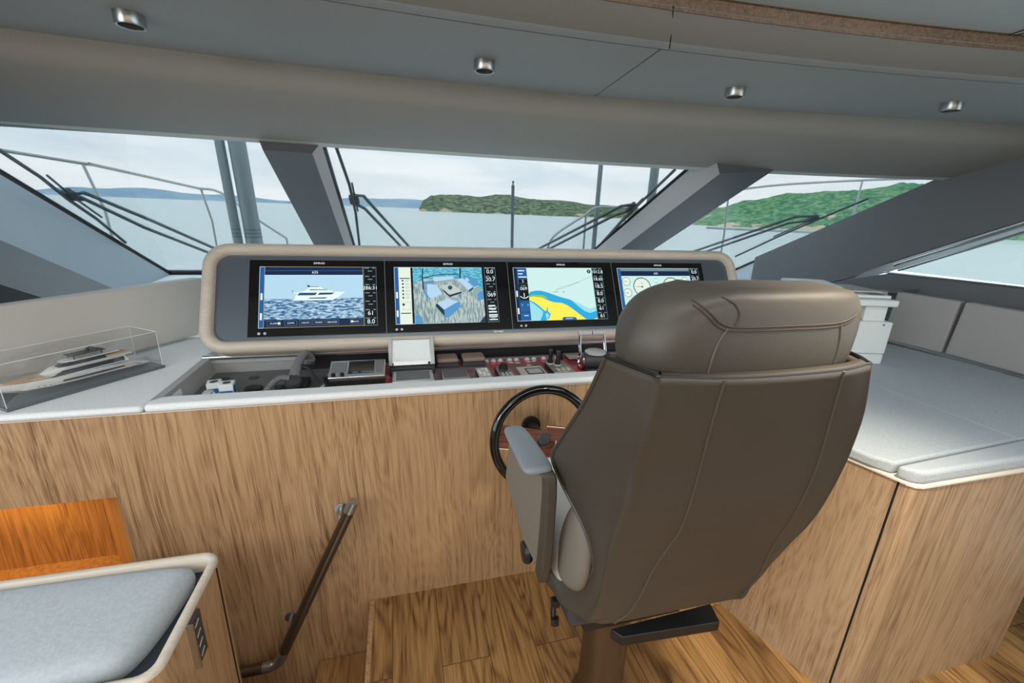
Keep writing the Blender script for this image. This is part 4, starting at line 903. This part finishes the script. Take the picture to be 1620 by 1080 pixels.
# ================================================================== steering wheel
sw = thing('steering_wheel', (.505,1.40,.80), 'black rimmed steering wheel with mahogany spoke on the console front', 'steering wheel')
wc = V(.505,1.375,.80); wn = V(0,-.985,.17).normalized(); wu = V(1,0,0); wv = wn.cross(wu).normalized()*(-1)
if wv.z < 0: wv = -wv
wp = lambda a, r, h=0: wc+wu*math.cos(a)*r+wv*math.sin(a)*r+wn*h
MB().tube([wp(2*PI*i/64,.190) for i in range(64)], .0180, 16, closed=True).build('rim', M['blackg'], sw, smooth=True)
for a0 in (math.radians(-13), math.radians(167), math.radians(-103)):
    mb = MB(); q = []
    du, dv = wp(a0,1)-wc, wp(a0+PI/2,1)-wc
    P4 = [wc+du*.0+dv*.052, wc+du*.176+dv*.060, wc+du*.184-dv*.030, wc+du*.0-dv*.03]
    mb.prism([x_-wn*.006 for x_ in P4], wn*.014); sk = mb.build('spoke', M['mahog'], sw, bevel=.002)
    mb = MB(); mb.prism([x_+wn*.0082 for x_ in (P4[0]-dv*.003, P4[1]-dv*.003, P4[1], P4[0])], wn*.001); o = mb.build('inlay_line', M['cream'], sk)
mb = MB(); mb.lathe(wc-wn*.01, [(.026,0),(.026,.018),(.021,.024),(0,.026)], 28, tuple(wn)); mb.build('hub', M['dgrey'], sw, smooth=True)
mb = MB(); mb.cyl(wc-wn*.008, V(.505,PY,.775), .02); mb.cyl(V(.505,PY,.775), V(.505,PY-.02,.777), .038); mb.build('shaft', M['black'], sw, smooth=True)

# ================================================================== helm chair
ch = thing('helm_chair', (.64,.95,0), 'large taupe leather helm chair seen from behind, on a dark pedestal', 'chair')
MB().lathe((.618,.965,0), [(.095,0),(.095,.008),(.075,.02),(.072,.45),(0,.45)], 40).build('pedestal', M['bronze'], ch, smooth=True)
mb = MB(); mb.prism([(.553,.84,.44),(.575,.808,.44),(.885,.788,.44),(.90,.85,.44)], (0,0,.035)); mb.box((.48,.86,.455),(.80,1.18,.50)); mb.build('seat_bracket', M['black'], ch, bevel=.003)
mb = MB(); mb.box((.42,.84,.50),(.86,1.30,.60)); mb.build('seat_base', M['dgrey'], ch, bevel=.02)
# seat cushion
mb = MB(); mb.box((.385,.86,.62),(.92,1.315,.775)); mb.build('seat', M['seatfab'], ch, bevel=.045, seg=5)
# shell: rows of (left edge, left crease, seam, mid, seam, right crease, right edge)
def row(*p): return [V(*q) for q in p]
SOFF = 1
SH = [
 row((.372,.700,1.362),(.388,.640,1.365),(.409,.576,1.367),(.524,.562,1.362),(.645,.556,1.362),(.770,.553,1.366),(.838,.556,1.374),(.862,.60,1.374),(.880,.68,1.374)),
 row((.372,.775,1.235),(.388,.690,1.240),(.413,.600,1.255),(.537,.588,1.255),(.680,.580,1.255),(.806,.580,1.26),(.892,.580,1.26),(.925,.64,1.255),(.94,.76,1.235)),
 row((.356,.860,1.092),(.385,.750,1.110),(.424,.640,1.140),(.556,.616,1.150),(.710,.606,1.150),(.842,.606,1.15),(.935,.612,1.145),(.965,.70,1.13),(.975,.84,1.10)),
 row((.352,.885,1.035),(.386,.770,1.045),(.430,.655,1.060),(.565,.635,1.060),(.726,.626,1.060),(.860,.626,1.06),(.956,.635,1.06),(.985,.72,1.05),(.99,.86,1.035)),
 row((.378,.860,.965),(.398,.765,.965),(.432,.680,.970),(.570,.656,.970),(.738,.648,.970),(.874,.650,.970),(.970,.660,.967),(.99,.75,.965),(.985,.84,.965)),
 row((.408,.780,.895),(.412,.735,.895),(.432,.696,.895),(.562,.680,.895),(.738,.672,.895),(.884,.674,.895),(.970,.680,.893),(.980,.73,.895),(.975,.77,.895)),
 row((.423,.748,.820),(.423,.735,.820),(.436,.712,.820),(.552,.700,.820),(.735,.694,.820),(.893,.698,.820),(.962,.705,.818),(.972,.73,.82),(.97,.75,.82)),
 row((.430,.790,.730),(.428,.760,.728),(.442,.732,.728),(.540,.716,.730),(.730,.712,.730),(.905,.720,.720),(.948,.735,.718),(.96,.76,.728),(.962,.79,.73)),
 row((.412,.875,.660),(.412,.815,.655),(.440,.752,.655),(.525,.732,.660),(.722,.730,.660),(.905,.742,.650),(.925,.756,.645),(.95,.80,.655),(.955,.87,.66)),
 row((.376,.930,.640),(.392,.850,.600),(.440,.770,.610),(.500,.748,.620),(.715,.745,.620),(.895,.755,.600),(.912,.768,.600),(.94,.85,.60),(.955,.93,.64)),
 row((.380,.925,.592),(.405,.850,.585),(.455,.785,.592),(.520,.765,.596),(.710,.762,.594),(.875,.772,.584),(.890,.79,.584),(.92,.86,.585),(.945,.925,.592)),
]
def dense(rows, k1, k2, closed=False):
    a = [catmull(r, k2, closed) for r in rows]
    b = [catmull([r[j] for r in a], k1) for j in range(len(a[0]))]
    return [[b[j][i] for j in range(len(b))] for i in range(len(b[0]))]
SHX = [[r[0], r[1], r[1].lerp(r[2], .75), r[2], r[2].lerp(r[3], .22), r[3], r[4], r[5], r[5].lerp(r[6], .8), r[6], r[6].lerp(r[7], .25), r[7], r[8]] for r in SH]
SD = dense(SHX, 5, 5)
mb = MB(); mb.grid(SD); shell = mb.build('back_shell', M['leather'], ch, solid=.022, solid_off=SOFF, smooth=True, split=180)
def rimline(pts, r, mat, name, lab=None, par=None):
    o = MB().tube(pts, r, 8).build(name, mat, par or ch, smooth=True)
    if lab: tag(o, lab)
def cr(a, k): return catmull(a, k)
# raised seams on the back
def off(p, d=.0015): return p+V(0,-d,0)
rimline([off(r[25], .0002) for r in SD], .0022, M['leather_s'], 'back_seam', par=shell)
rimline([off(r[35], .0002) for r in SD], .0022, M['leather_s'], 'back_seam', par=shell)
rimline([r[0] for r in SD[:-5]], .0045, M['leather'], 'piping', par=shell)
# inner backrest cushion and side bolster
mb = MB(); IC = []
for z, y, hw, cx in ((1.35,.66,.20,.63),(1.2,.70,.23,.655),(1.0,.76,.25,.67),(.85,.80,.25,.68),(.72,.84,.25,.68),(.64,.86,.24,.67)):
    IC.append([V(cx-hw,y+.05,z),V(cx-hw+.02,y-.03,z),V(cx,y-.06,z),V(cx+hw-.02,y-.03,z),V(cx+hw,y+.05,z),V(cx+hw-.05,y+.09,z),V(cx,y+.07,z),V(cx-hw+.05,y+.09,z)])
mb.grid(IC, True); mb.f.append(list(range(8))[::-1]); mb.f.append(list(range(len(mb.v)-8, len(mb.v)))); mb.m += [0,0]
mb.build('inner_cushion', M['leather_l'], ch, subsurf=2)
for sx in (-1, 1):
    mb = MB(); X_ = .668
    BL = []
    for z, y0, y1, x in ((.96,.79,.84,.245),(.88,.765,.90,.262),(.78,.755,.93,.268),(.70,.78,.93,.268),(.655,.82,.92,.262)):
        BL.append([V(X_+sx*x,y0,z),V(X_+sx*(x+.022),(y0+y1)/2,z),V(X_+sx*x,y1,z),V(X_+sx*(x-.05),y1,z),V(X_+sx*(x-.05),y0,z)])
    mb.grid(BL, True); mb.f.append(list(range(5))[::-1]); mb.f.append(list(range(len(mb.v)-5, len(mb.v)))); mb.m += [0,0]
    mb.build('side_bolster', M['leather_l'], ch, subsurf=2)
# headrest: soft block
HR = []
def hrow(z, x0, x1, y0, y1, k=.04):
    return [V(x0,y0+.09,z),V(x0+.012,y0+.045,z),V(x0+.06,y0,z),V((x0+x1)/2-.06,y0-.006,z),V((x0+x1)/2+.06,y0-.008,z),V(x1-.045,y0-.008,z),V(x1-.008,y0+.012,z),V(x1,y0+.06,z),V(x1-.01,y1,z),V((x0+x1)/2,y1+.01,z),V(x0+.03,y1,z)]
mb = MB()
HG_ = dense([hrow(1.345,.396,.828,.592,.70), hrow(1.375,.390,.836,.588,.72), hrow(1.41,.390,.842,.588,.735), hrow(1.45,.404,.848,.592,.74), hrow(1.482,.432,.846,.598,.735), hrow(1.500,.475,.838,.612,.725), hrow(1.506,.52,.80,.635,.705)], 3, 4, True)
mb.grid(HG_, True); n = 44; mb.f.append(list(range(n))[::-1]); mb.f.append(list(range(len(mb.v)-n, len(mb.v)))); mb.m += [0,0]
hr_ = mb.build('headrest', M['leather'], ch, smooth=True, split=60)
from mathutils.bvhtree import BVHTree
bv = BVHTree.FromPolygons(list(mb.v), [tuple(f) for f in mb.f])
def snap(pts, lift=.0006):
    out = []
    for p in pts:
        h = bv.ray_cast(V(p[0],p[1]-.2,p[2]), V(0,1,0))
        if h[0] is None: h = bv.find_nearest(V(*p))
        out.append(h[0]+V(0,-lift,0))
    return out
st_ = [V(.478,.60,1.488),V(.497,.59,1.470),V(.520,.59,1.452),V(.555,.585,1.4455),V(.66,.5835,1.4455),V(.755,.5825,1.4475),V(.795,.589,1.456),V(.822,.60,1.473)]
rimline(snap(catmull(st_, 8)), .0018, M['stitch'], 'headrest_stitching', par=hr_); rimline(snap([p+V(-.004,0,-.006) for p in catmull(st_, 8)]), .0016, M['stitch'], 'headrest_stitching', par=hr_)
rimline(snap(catmull([(.532,0,1.445),(.516,0,1.42),(.508,0,1.39),(.506,0,1.362)], 5), .0002), .0022, M['leather_s'], 'headrest_seam', par=hr_)
rimline(snap(catmull([(.772,0,1.447),(.776,0,1.41),(.776,0,1.362)], 5), .0002), .0022, M['leather_s'], 'headrest_seam', par=hr_)
rimline(snap(catmull([(.545,0,1.4465),(.553,0,1.465),(.545,0,1.483),(.525,0,1.495)], 5), .0002), .0018, M['stitch'], 'headrest_seam', par=hr_)
rimline([p+V(0,.004,.001) for p in SD[0]], .0034, M['black'], 'rim_shadow_strip', 'black rim strip standing for the shadow between headrest and shell')  # black rim at the right corner; elsewhere stands for shadow under the headrest
# armrests
def arm(s_, X_):
    fx = lambda x: X_+s_*(x-.305)
    mb = MB(); pad = []
    for y, x, hw, z in ((1.092,.303,.022,1.018),(1.075,.303,.033,1.028),(.98,.306,.037,1.032),(.88,.308,.040,1.032),(.845,.310,.040,1.028)):
        pad.append([V(fx(x-hw),y,z-.022),V(fx(x-hw),y,z-.004),V(fx(x-hw*.7),y,z+.004),V(fx(x+hw*.7),y,z+.004),V(fx(x+hw),y,z-.004),V(fx(x+hw),y,z-.022)])
    mb.grid(pad, True); mb.f.append(list(range(6))[::-1]); mb.f.append(list(range(len(mb.v)-6, len(mb.v)))); mb.m += [0,0]
    mb.build('arm_pad', M['leather_b'], ch, subsurf=2)
    mb = MB(); PT = []
    for x, y, z, hw, hd in ((.325,.870,1.020,.022,.028),(.336,.853,1.005,.015,.020),(.338,.850,.95,.0145,.020),(.340,.855,.85,.0145,.022),(.344,.868,.74,.0145,.024),(.350,.895,.655,.014,.024)):
        PT.append([V(fx(x-hw),y-hd,z),V(fx(x+hw),y-hd,z),V(fx(x+hw),y+hd,z),V(fx(x-hw),y+hd,z)])
    mb.grid(PT, True); mb.f.append([0,1,2,3][::-1]); mb.f.append(list(range(len(mb.v)-4, len(mb.v)))); mb.m += [0,0]
    mb.build('arm_post', M['leather'], ch, bevel=.006)
    mb = MB(); a = [(.290,1.07,1.005),(.282,1.075,.86),(.322,.985,.700),(.352,.915,.645),(.336,.866,.73),(.330,.862,.90),(.326,.862,1.0)]
    mb.prism([(fx(x), y, z) for x, y, z in a], (s_*.02,0,0)); mb.build('arm_side_panel', M['leather_l'], ch, bevel=.004)
arm(1, .305); arm(-1, 1.035)
o = MB().lathe((.345,.985,.66), [(.0,0),(.030,.002),(.034,.012),(.030,.024),(0,.026)], 24, (-1,0,0)).build('tilt_knob', M['black'], ch, smooth=True)
mb = MB(); mb.lathe((.41,.90,.545), [(0,0),(.016,.002),(.016,.02),(0,.022)], 16, (-1,0,0)); mb.tube([(.44,.93,.57),(.395,.90,.545),(.39,.885,.515)], .008, 8); mb.lathe((.395,.885,.51), [(0,0),(.012,.003),(.012,.022),(0,.026)], 12, (0,-.3,-1)); mb.build('adjust_lever', M['black'], ch, smooth=True)

# ================================================================== ceiling spotlights
sp = None
for i, (x, y, lab) in enumerate([(-.69,1.607,'silver ceiling spotlight farthest left'), (.305,1.632,'silver ceiling spotlight second from left, near the middle of the ceiling'), (1.27,1.585,'silver ceiling spotlight third from left'), (2.17,1.43,'silver ceiling spotlight nearest the right edge')]):
    if sp is None:
        sp = thing('ceiling_spotlight', (x,y,2.1), lab, 'lamp', 'round ceiling spotlights')
        MB().lathe((x,y,2.07), [(.0,.024),(.029,.024),(.029,0),(.034,-.001),(.036,.004),(.036,.030),(.0,.030)], 32).build('trim_ring', M['steel'], sp, smooth=True)
        MB().lathe((x,y,2.086), [(.028,0),(.010,.004),(0,.005)], 24).build('lens', M['black'], sp.children[0])
    else:
        c_ = copy_tree(sp); c_.location = (x,y,2.1); c_['label'] = lab

# ================================================================== outside: wipers, rails, posts, foredeck
def wiper(lab, blade, arms, piv):
    t = thing('windscreen_wiper', tuple(gl(*piv, .02)), lab, 'wiper', 'windscreen wipers')
    mb = MB(); mb.tube([gl(x, y, .022) for x, y in blade], .009, 8); mb.tube([gl(x+.012, y+.02, .045) for x, y in blade[1:-1]] if len(blade) > 3 else [gl(x, y, .045) for x, y in blade], .006, 8); mb.build('blade', M['rubber'], t)
    for a in arms: MB().tube([gl(x, y, .045) for x, y in a], .0105, 8).build('arm', M['rubber'], t)
    mb = MB(); mb.obox(gl(*piv, .045), (.03,0,0), RD*.045, GN*.012); mb.cyl(gl(piv[0],piv[1]-.03,.03), gl(piv[0],piv[1]-.03,.07), .014); mb.build('joint', M['rubber'], t, bevel=.004)
wiper('wiper parked along the far left pillar', [(-1.784,2.55),(-1.786,2.91),(-1.819,3.13),(-1.831,3.365),(-1.883,3.715)], [[(-1.819,3.131),(-1.72,3.09),(-1.567,3.405),(-1.30,4.05)],[(-1.819,3.131),(-1.769,3.15),(-1.658,3.527),(-1.38,4.10)]], (-1.80,3.13))
wiper('wiper parked upright beside the left centre mullion', [(-.285,2.5),(-.265,2.842),(-.268,3.17),(-.312,3.9)], [[(-.262,2.996),(-.2,3.0),(.076,3.73),(.2,4.05)],[(-.262,3.103),(-.21,3.15),(.011,3.733),(.12,4.05)]], (-.262,3.05))
wiper('wiper parked along the right centre mullion', [(1.672,2.5),(1.686,2.849),(1.702,3.118),(1.763,3.633),(1.78,3.8)], [[(1.69,2.951),(1.596,2.985),(1.27,3.68),(1.1,4.05)],[(1.70,3.04),(1.62,3.12),(1.363,3.69),(1.2,4.05)]], (1.69,3.0))
wiper('wiper on the right hand pane below the green hill', [(3.51,2.68),(3.452,3.05),(3.42,3.383),(3.411,3.827)], [[(3.44,3.003),(3.242,3.031),(2.904,3.686),(2.72,4.05)],[(3.45,3.087),(3.30,3.14),(3.045,3.681),(2.86,4.05)]], (3.44,3.05))
o = MB().prism([(-1.3,4.42,.45),(2.9,4.42,.45),(2.6,7.0,.5),(1.7,10,.55),(.8,11.5,.55),(-.1,10,.55),(-1.0,7.0,.5)], (0,0,.06)).build('foredeck', M['gcoat']); tag(o, 'white foredeck of the yacht ahead of the windscreen', 'deck')
def post(nm, x, y, r, lean, z1, lab, cat='post', z0=.5, group=None, bands=True):
    t = thing(nm, (x, y, z0), lab, cat, group)
    MB().cyl((x,y,z0),(x+lean,y,z1), r, n=20).build('tube', M['post'], t, smooth=True)
    if bands:
        mb = MB()
        for k in range(3):
            z = 1.28+.035*k; f = (z-z0)/(z1-z0); mb.cyl((x+lean*f,y,z),(x+lean*f,y,z+.012), r*1.02, n=20)
        mb.build('dark_band', M['rubber'], t, smooth=True)
post('awning_post', -1.505, 4.9, .042, -.10, 3.0, 'thinner of the two grey posts standing outside left of the mullion', group=None)
post('awning_post', -1.36, 4.9, .075, -.10, 3.0, 'thicker of the two grey posts standing outside left of the mullion')
post('awning_post', 2.22, 4.75, .026, .0, 3.0, 'slim grey post seen through the centre pane at its right', bands=False)
post('awning_post', 2.90, 4.75, .050, .0, 3.0, 'broad grey post just behind the right centre wiper', bands=False)
t = thing('jackstaff', (1.95,7.6,.5), 'dark pole with a small top light in the middle of the windscreen view', 'pole')
MB().cyl((1.98,7.6,.52),(1.95,7.6,2.03), .027, n=16).build('pole', M['rubber'], t, smooth=True)
mb = MB(); mb.lathe((1.95,7.6,2.03), [(.028,0),(.028,.02),(.012,.025),(.012,.06),(.02,.065),(.02,.09),(0,.095)], 14); mb.build('top_light', M['dgrey'], t)
def rail(lab, paths, posts):
    a = paths[0][0]; t = thing('guard_rail', a, lab, 'railing', 'stainless guard rails')
    for p_ in paths: MB().tube(catmull(p_, 4), .013, 10).build('top_tube', M['steel'], t, smooth=True)
    for p_ in posts: MB().tube(p_, .011, 10).build('stanchion', M['steel'], t, smooth=True)
rail('guard rail outside the left pane, stepping down toward the bow', [[(-3.3,3.6,1.99),(-2.49,4.5,1.872),(-2.40,4.6,1.86),(-2.05,5.6,1.735)], [(-2.05,5.6,1.735),(-1.85,5.6,1.70),(-1.54,5.6,1.44),(-1.25,5.6,1.23)]],
     [[(-2.46,4.52,1.86),(-2.38,4.52,1.5),(-2.36,4.52,.9)], [(-2.04,5.6,1.735),(-1.98,5.6,1.4),(-1.97,5.6,.9)], [(-1.25,5.6,1.23),(-1.2,5.6,.5)]])
rail('curved guard rail end behind the right centre wiper arms', [[(1.56,4.5,1.24),(1.64,4.5,1.393),(1.966,4.5,1.61),(2.106,4.5,1.696),(2.45,4.5,1.70)]], [[(1.98,4.5,1.61),(1.99,4.5,.5)],[(1.57,4.5,1.25),(1.56,4.5,.5)],[(2.45,4.5,1.70),(2.48,4.5,.5)]])
rail('guard rail outside the right pane in front of the green hill', [[(3.55,4.6,1.93),(3.85,4.55,1.955),(4.504,4.5,2.046),(5.753,4.5,2.16),(6.4,4.2,2.2)], [(3.6,4.6,1.52),(3.85,4.5,1.515),(4.6,4.4,1.51),(5.7,4.3,1.50)]],
     [[(3.79,4.55,1.95),(3.825,4.55,1.45),(3.83,4.55,.9)], [(5.70,4.5,2.15),(5.69,4.5,1.8),(5.68,4.5,.9)]])
# side decks carry the outer stanchions
o = MB().prism([(-3.6,3.3,.84),(-2.5,3.3,.84),(-2.5,4.41,.84),(-1.9,4.41,.84),(-1.7,6.0,.84),(-2.2,6.2,.84)], (0,0,.06)).build('side_deck', M['gcoat']); tag(o, 'narrow white deck edge outside the left pane', 'deck')
o = MB().prism([(3.5,4.41,.84),(4.35,4.41,.84),(4.35,3.3,.84),(6.6,3.3,.84),(6.2,4.9,.84),(3.6,5.2,.84)], (0,0,.06)).build('side_deck', M['gcoat']); tag(o, 'narrow white deck edge outside the right pane', 'deck')

# ================================================================== sea and land
SEA = -4.0
m, nt, b = newmat('sea_water')
b.inputs['Base Color'].default_value = srgb(208,218,214); b.inputs['Roughness'].default_value = .3
v = coords(nt, (.25,1,1)); n1 = N(nt, 'ShaderNodeTexNoise'); n1.inputs['Scale'].default_value = .8; n1.inputs['Detail'].default_value = 5; nt.links.new(v, n1.inputs['Vector']); bump(nt, b, n1.outputs['Fac'], .7, .6)
me = bpy.data.meshes.new('sea'); me.from_pydata([(-20000,-2000,0),(20000,-2000,0),(20000,16000,0),(-20000,16000,0)], [], [(0,1,2,3)]); me.materials.append(m)
so = bpy.data.objects.new('sea', me); so.location = (0,0,SEA); col.objects.link(so); so['kind'] = 'stuff'; tag(so, 'calm pale blue sea outside the windscreen', 'sea')
def land(name, label, pts, base, depth, mat, cat='hill', n=60, rough=.12, seed=1, cliff=None):
    # pts: ridge (angle deg from +y toward +x, distance, height) ; heights interpolated
    rnd = random.Random(seed); rows = []; prof = (0,.35,.62,.8,.92,1,.95,.7)
    m_ = 10
    import mathutils.noise as mn
    for k in range(m_+1):
        f = k/m_; row_ = []
        for i in range(n+1):
            t_ = i/n*(len(pts)-1); j = min(int(t_), len(pts)-2); w = t_-j; w = w*w*(3-2*w)
            a0, d0, h0 = pts[j]; a1, d1, h1 = pts[j+1]; a = math.radians(a0+(a1-a0)*(t_-j)); dd = d0+(d1-d0)*(t_-j); h = h0+(h1-h0)*w
            r = dd+depth*f; x, y = math.sin(a)*r, math.cos(a)*r
            hh = h*math.sin(min(1, f*1.6)*PI/2)*(1 if f < .7 else 1-(f-.7)*1.5)
            q = mn.noise(V(x, y, seed*10)*(6/dd*2.0))+.5*mn.noise(V(x, y, seed*7)*(25/dd))+.3*mn.noise(V(x, y, seed)*(90/dd))
            row_.append(V(x, y, SEA-1+(hh*(1+rough*q)+1) if f > 0 else SEA-1))
        rows.append(row_)
    mb = MB(); mb.grid(rows); mb.build
    if cliff: mb.mats = [mat, cliff]
    o = mb.build(name, None if cliff else mat, smooth=True, split=180)
    if cliff:
        for i_, p_ in enumerate(o.data.polygons):
            row_i = i_//n; col_i = i_ % n
            p_.material_index = 1 if (row_i < 2 and mn.noise(V(col_i*.23, row_i*.2, seed)) > .08) else 0
    return tag(o, label, cat)
def hillmat(name, c1, c2, sc, rock=None, zr=(0,12)):
    m, nt, b = newmat(name); b.inputs['Roughness'].default_value = 1; b.inputs['Specular IOR Level'].default_value = 0
    n = N(nt, 'ShaderNodeTexNoise'); n.inputs['Scale'].default_value = sc; n.inputs['Detail'].default_value = 8; n.inputs['Roughness'].default_value = .7
    nt.links.new(coords(nt), n.inputs['Vector']); r = ramp(nt, [(.43, srgb(*c1)), (.60, srgb(*c2))]); nt.links.new(n.outputs['Fac'], r.inputs['Fac']); nt.links.new(r.outputs['Color'], b.inputs['Base Color'])
    if rock:   # bare rock faces low on the slope
        tc = N(nt, 'ShaderNodeTexCoord'); sx = N(nt, 'ShaderNodeSeparateXYZ'); nt.links.new(tc.outputs['Object'], sx.inputs[0])
        n2 = N(nt, 'ShaderNodeTexNoise'); n2.inputs['Scale'].default_value = sc*.22; n2.inputs['Detail'].default_value = 6; nt.links.new(tc.outputs['Object'], n2.inputs['Vector'])
        mr = N(nt, 'ShaderNodeMapRange'); mr.inputs['From Min'].default_value = zr[0]; mr.inputs['From Max'].default_value = zr[1]; mr.inputs['To Min'].default_value = .12; mr.inputs['To Max'].default_value = -.25; nt.links.new(sx.outputs['Z'], mr.inputs['Value'])
        ad = N(nt, 'ShaderNodeMath', operation='ADD'); nt.links.new(mr.outputs[0], ad.inputs[0]); nt.links.new(n2.outputs['Fac'], ad.inputs[1])
        rk = ramp(nt, [(.60, (0,0,0,1)), (.64, (1,1,1,1))]); nt.links.new(ad.outputs[0], rk.inputs['Fac'])
        mx = N(nt, 'ShaderNodeMix', data_type='RGBA'); nt.links.new(rk.outputs['Color'], mx.inputs['Factor']); nt.links.new(r.outputs['Color'], mx.inputs['A']); mx.inputs['B'].default_value = srgb(*rock); nt.links.new(mx.outputs['Result'], b.inputs['Base Color'])
    return m
HG = hillmat('headland_woods', (52,80,52), (150,158,118), .10, (206,186,150), (0,16)); HG2 = hillmat('near_hill_woods', (74,132,96), (150,188,136), .20, (228,206,172), (2,22)); HF = hillmat('far_hills_haze_tint', (150,178,198), (172,196,212), .0012)  # far hills: atmospheric haze put into the base colour as blue
# headland: azimuth from +y
land('wooded_headland', 'long wooded green headland across the water in the centre pane', [(2.7,900,6),(3.3,900,24),(4.4,905,33),(8,905,36),(12.7,905,43),(17.5,905,36),(24.6,905,27),(30,905,24)], SEA, 260, HG, seed=3, rough=.16, n=240)
land('green_hillside', 'green hillside with bare ochre cliffs seen through the right pane', [(36.5,420,4),(39,420,17),(42.2,418,25),(45.7,418,31),(51,416,35),(55.2,414,39),(62,410,46),(75,400,50)], SEA, 160, HG2, seed=5, rough=.09, n=200)
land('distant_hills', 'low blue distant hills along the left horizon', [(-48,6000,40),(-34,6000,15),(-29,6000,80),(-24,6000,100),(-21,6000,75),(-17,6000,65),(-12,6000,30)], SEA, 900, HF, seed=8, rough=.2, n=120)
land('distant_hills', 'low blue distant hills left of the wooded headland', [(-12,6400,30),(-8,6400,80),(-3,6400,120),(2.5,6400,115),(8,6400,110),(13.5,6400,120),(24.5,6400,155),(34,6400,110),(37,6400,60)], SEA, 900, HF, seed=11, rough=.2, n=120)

# ================================================================== light
w = bpy.data.worlds.new('world'); bpy.context.scene.world = w; w.use_nodes = True; nt = w.node_tree; nt.nodes.clear()
o_ = N(nt, 'ShaderNodeOutputWorld'); bg = N(nt, 'ShaderNodeBackground'); tc = N(nt, 'ShaderNodeTexCoord')
mpn = N(nt, 'ShaderNodeMapping'); mpn.inputs['Scale'].default_value = (2.2,2.2,13); nt.links.new(tc.outputs['Generated'], mpn.inputs['Vector'])
n1 = N(nt, 'ShaderNodeTexNoise'); n1.inputs['Scale'].default_value = 1.5; n1.inputs['Detail'].default_value = 7; n1.inputs['Roughness'].default_value = .55; n1.inputs['Distortion'].default_value = .4; nt.links.new(mpn.outputs[0], n1.inputs['Vector'])
r1 = ramp(nt, [(.34, srgb(172,198,216)), (.46, srgb(200,216,228)), (.58, srgb(232,238,242)), (.75, srgb(248,246,244))]); nt.links.new(n1.outputs['Fac'], r1.inputs['Fac'])
sx = N(nt, 'ShaderNodeSeparateXYZ'); nt.links.new(tc.outputs['Generated'], sx.inputs[0])
r2 = ramp(nt, [(.0, (1,1,1,1)), (.10, (.5,.5,.5,1)), (.22, (0,0,0,1))]); nt.links.new(sx.outputs['Z'], r2.inputs['Fac'])
mx = N(nt, 'ShaderNodeMix', data_type='RGBA'); mx.inputs['B'].default_value = srgb(240,236,236)
mfac = N(nt, 'ShaderNodeMath', operation='MULTIPLY'); mfac.inputs[1].default_value = .75; nt.links.new(r2.outputs['Color'], mfac.inputs[0]); nt.links.new(mfac.outputs[0], mx.inputs['Factor']); nt.links.new(r1.outputs['Color'], mx.inputs['A'])
nt.links.new(mx.outputs['Result'], bg.inputs['Color']); bg.inputs['Strength'].default_value = 2.1; nt.links.new(bg.outputs[0], o_.inputs[0])
def area(name, loc, rot, sx_, sy_, power, color=(1,1,1)):
    l = bpy.data.lights.new(name, 'AREA'); l.shape = 'RECTANGLE'; l.size = sx_; l.size_y = sy_; l.energy = power; l.color = color
    o = bpy.data.objects.new(name, l); o.location = loc; o.rotation_euler = rot; col.objects.link(o); return o
# unseen area lights added to fill the interior
area('added_fill_light', (-.9,-.8,2.18), (0,0,0), 1.2, .5, 13, (1,.95,.88))
area('added_fill_light', (1.3,-.8,2.18), (0,0,0), 1.2, .5, 10, (1,.95,.88))
area('added_fill_light', (.2,-2.0,2.18), (0,0,0), 2.0, .6, 16, (1,.96,.90))
area('added_fill_light', (.6,.55,2.18), (math.radians(38),0,0), 2.6, .25, 9, (1,.98,.95))  # added overhead to brighten the counter
area('added_fill_light', (-1.9,-.3,2.1), (math.radians(20),math.radians(-35),0), .8, .8, 16, (1,.98,.96))  # added to lighten the left side of the chair back
# spot over the helm floor, led strip in the niche
area('niche_led', (-1.42,1.70,.63), (0,0,0), .3, .03, .9, (1,.74,.42))
l = bpy.data.lights.new('downlight', 'SPOT'); l.energy = 75; l.spot_size = math.radians(75); l.spot_blend = .8; l.shadow_soft_size = .04; l.color = (1,.86,.66)
o = bpy.data.objects.new('downlight', l); o.location = (1.05,.35,2.18); o.rotation_euler = (math.radians(12), math.radians(0), 0); col.objects.link(o)

for ob in bpy.data.objects:
    if '_w' in ob.keys(): del ob['_w']
sc = bpy.context.scene
sc.view_settings.view_transform = 'Standard'; sc.view_settings.look = 'None'; sc.view_settings.gamma = 1; sc.view_settings.exposure = 0.68
sc.view_settings.use_curve_mapping = False
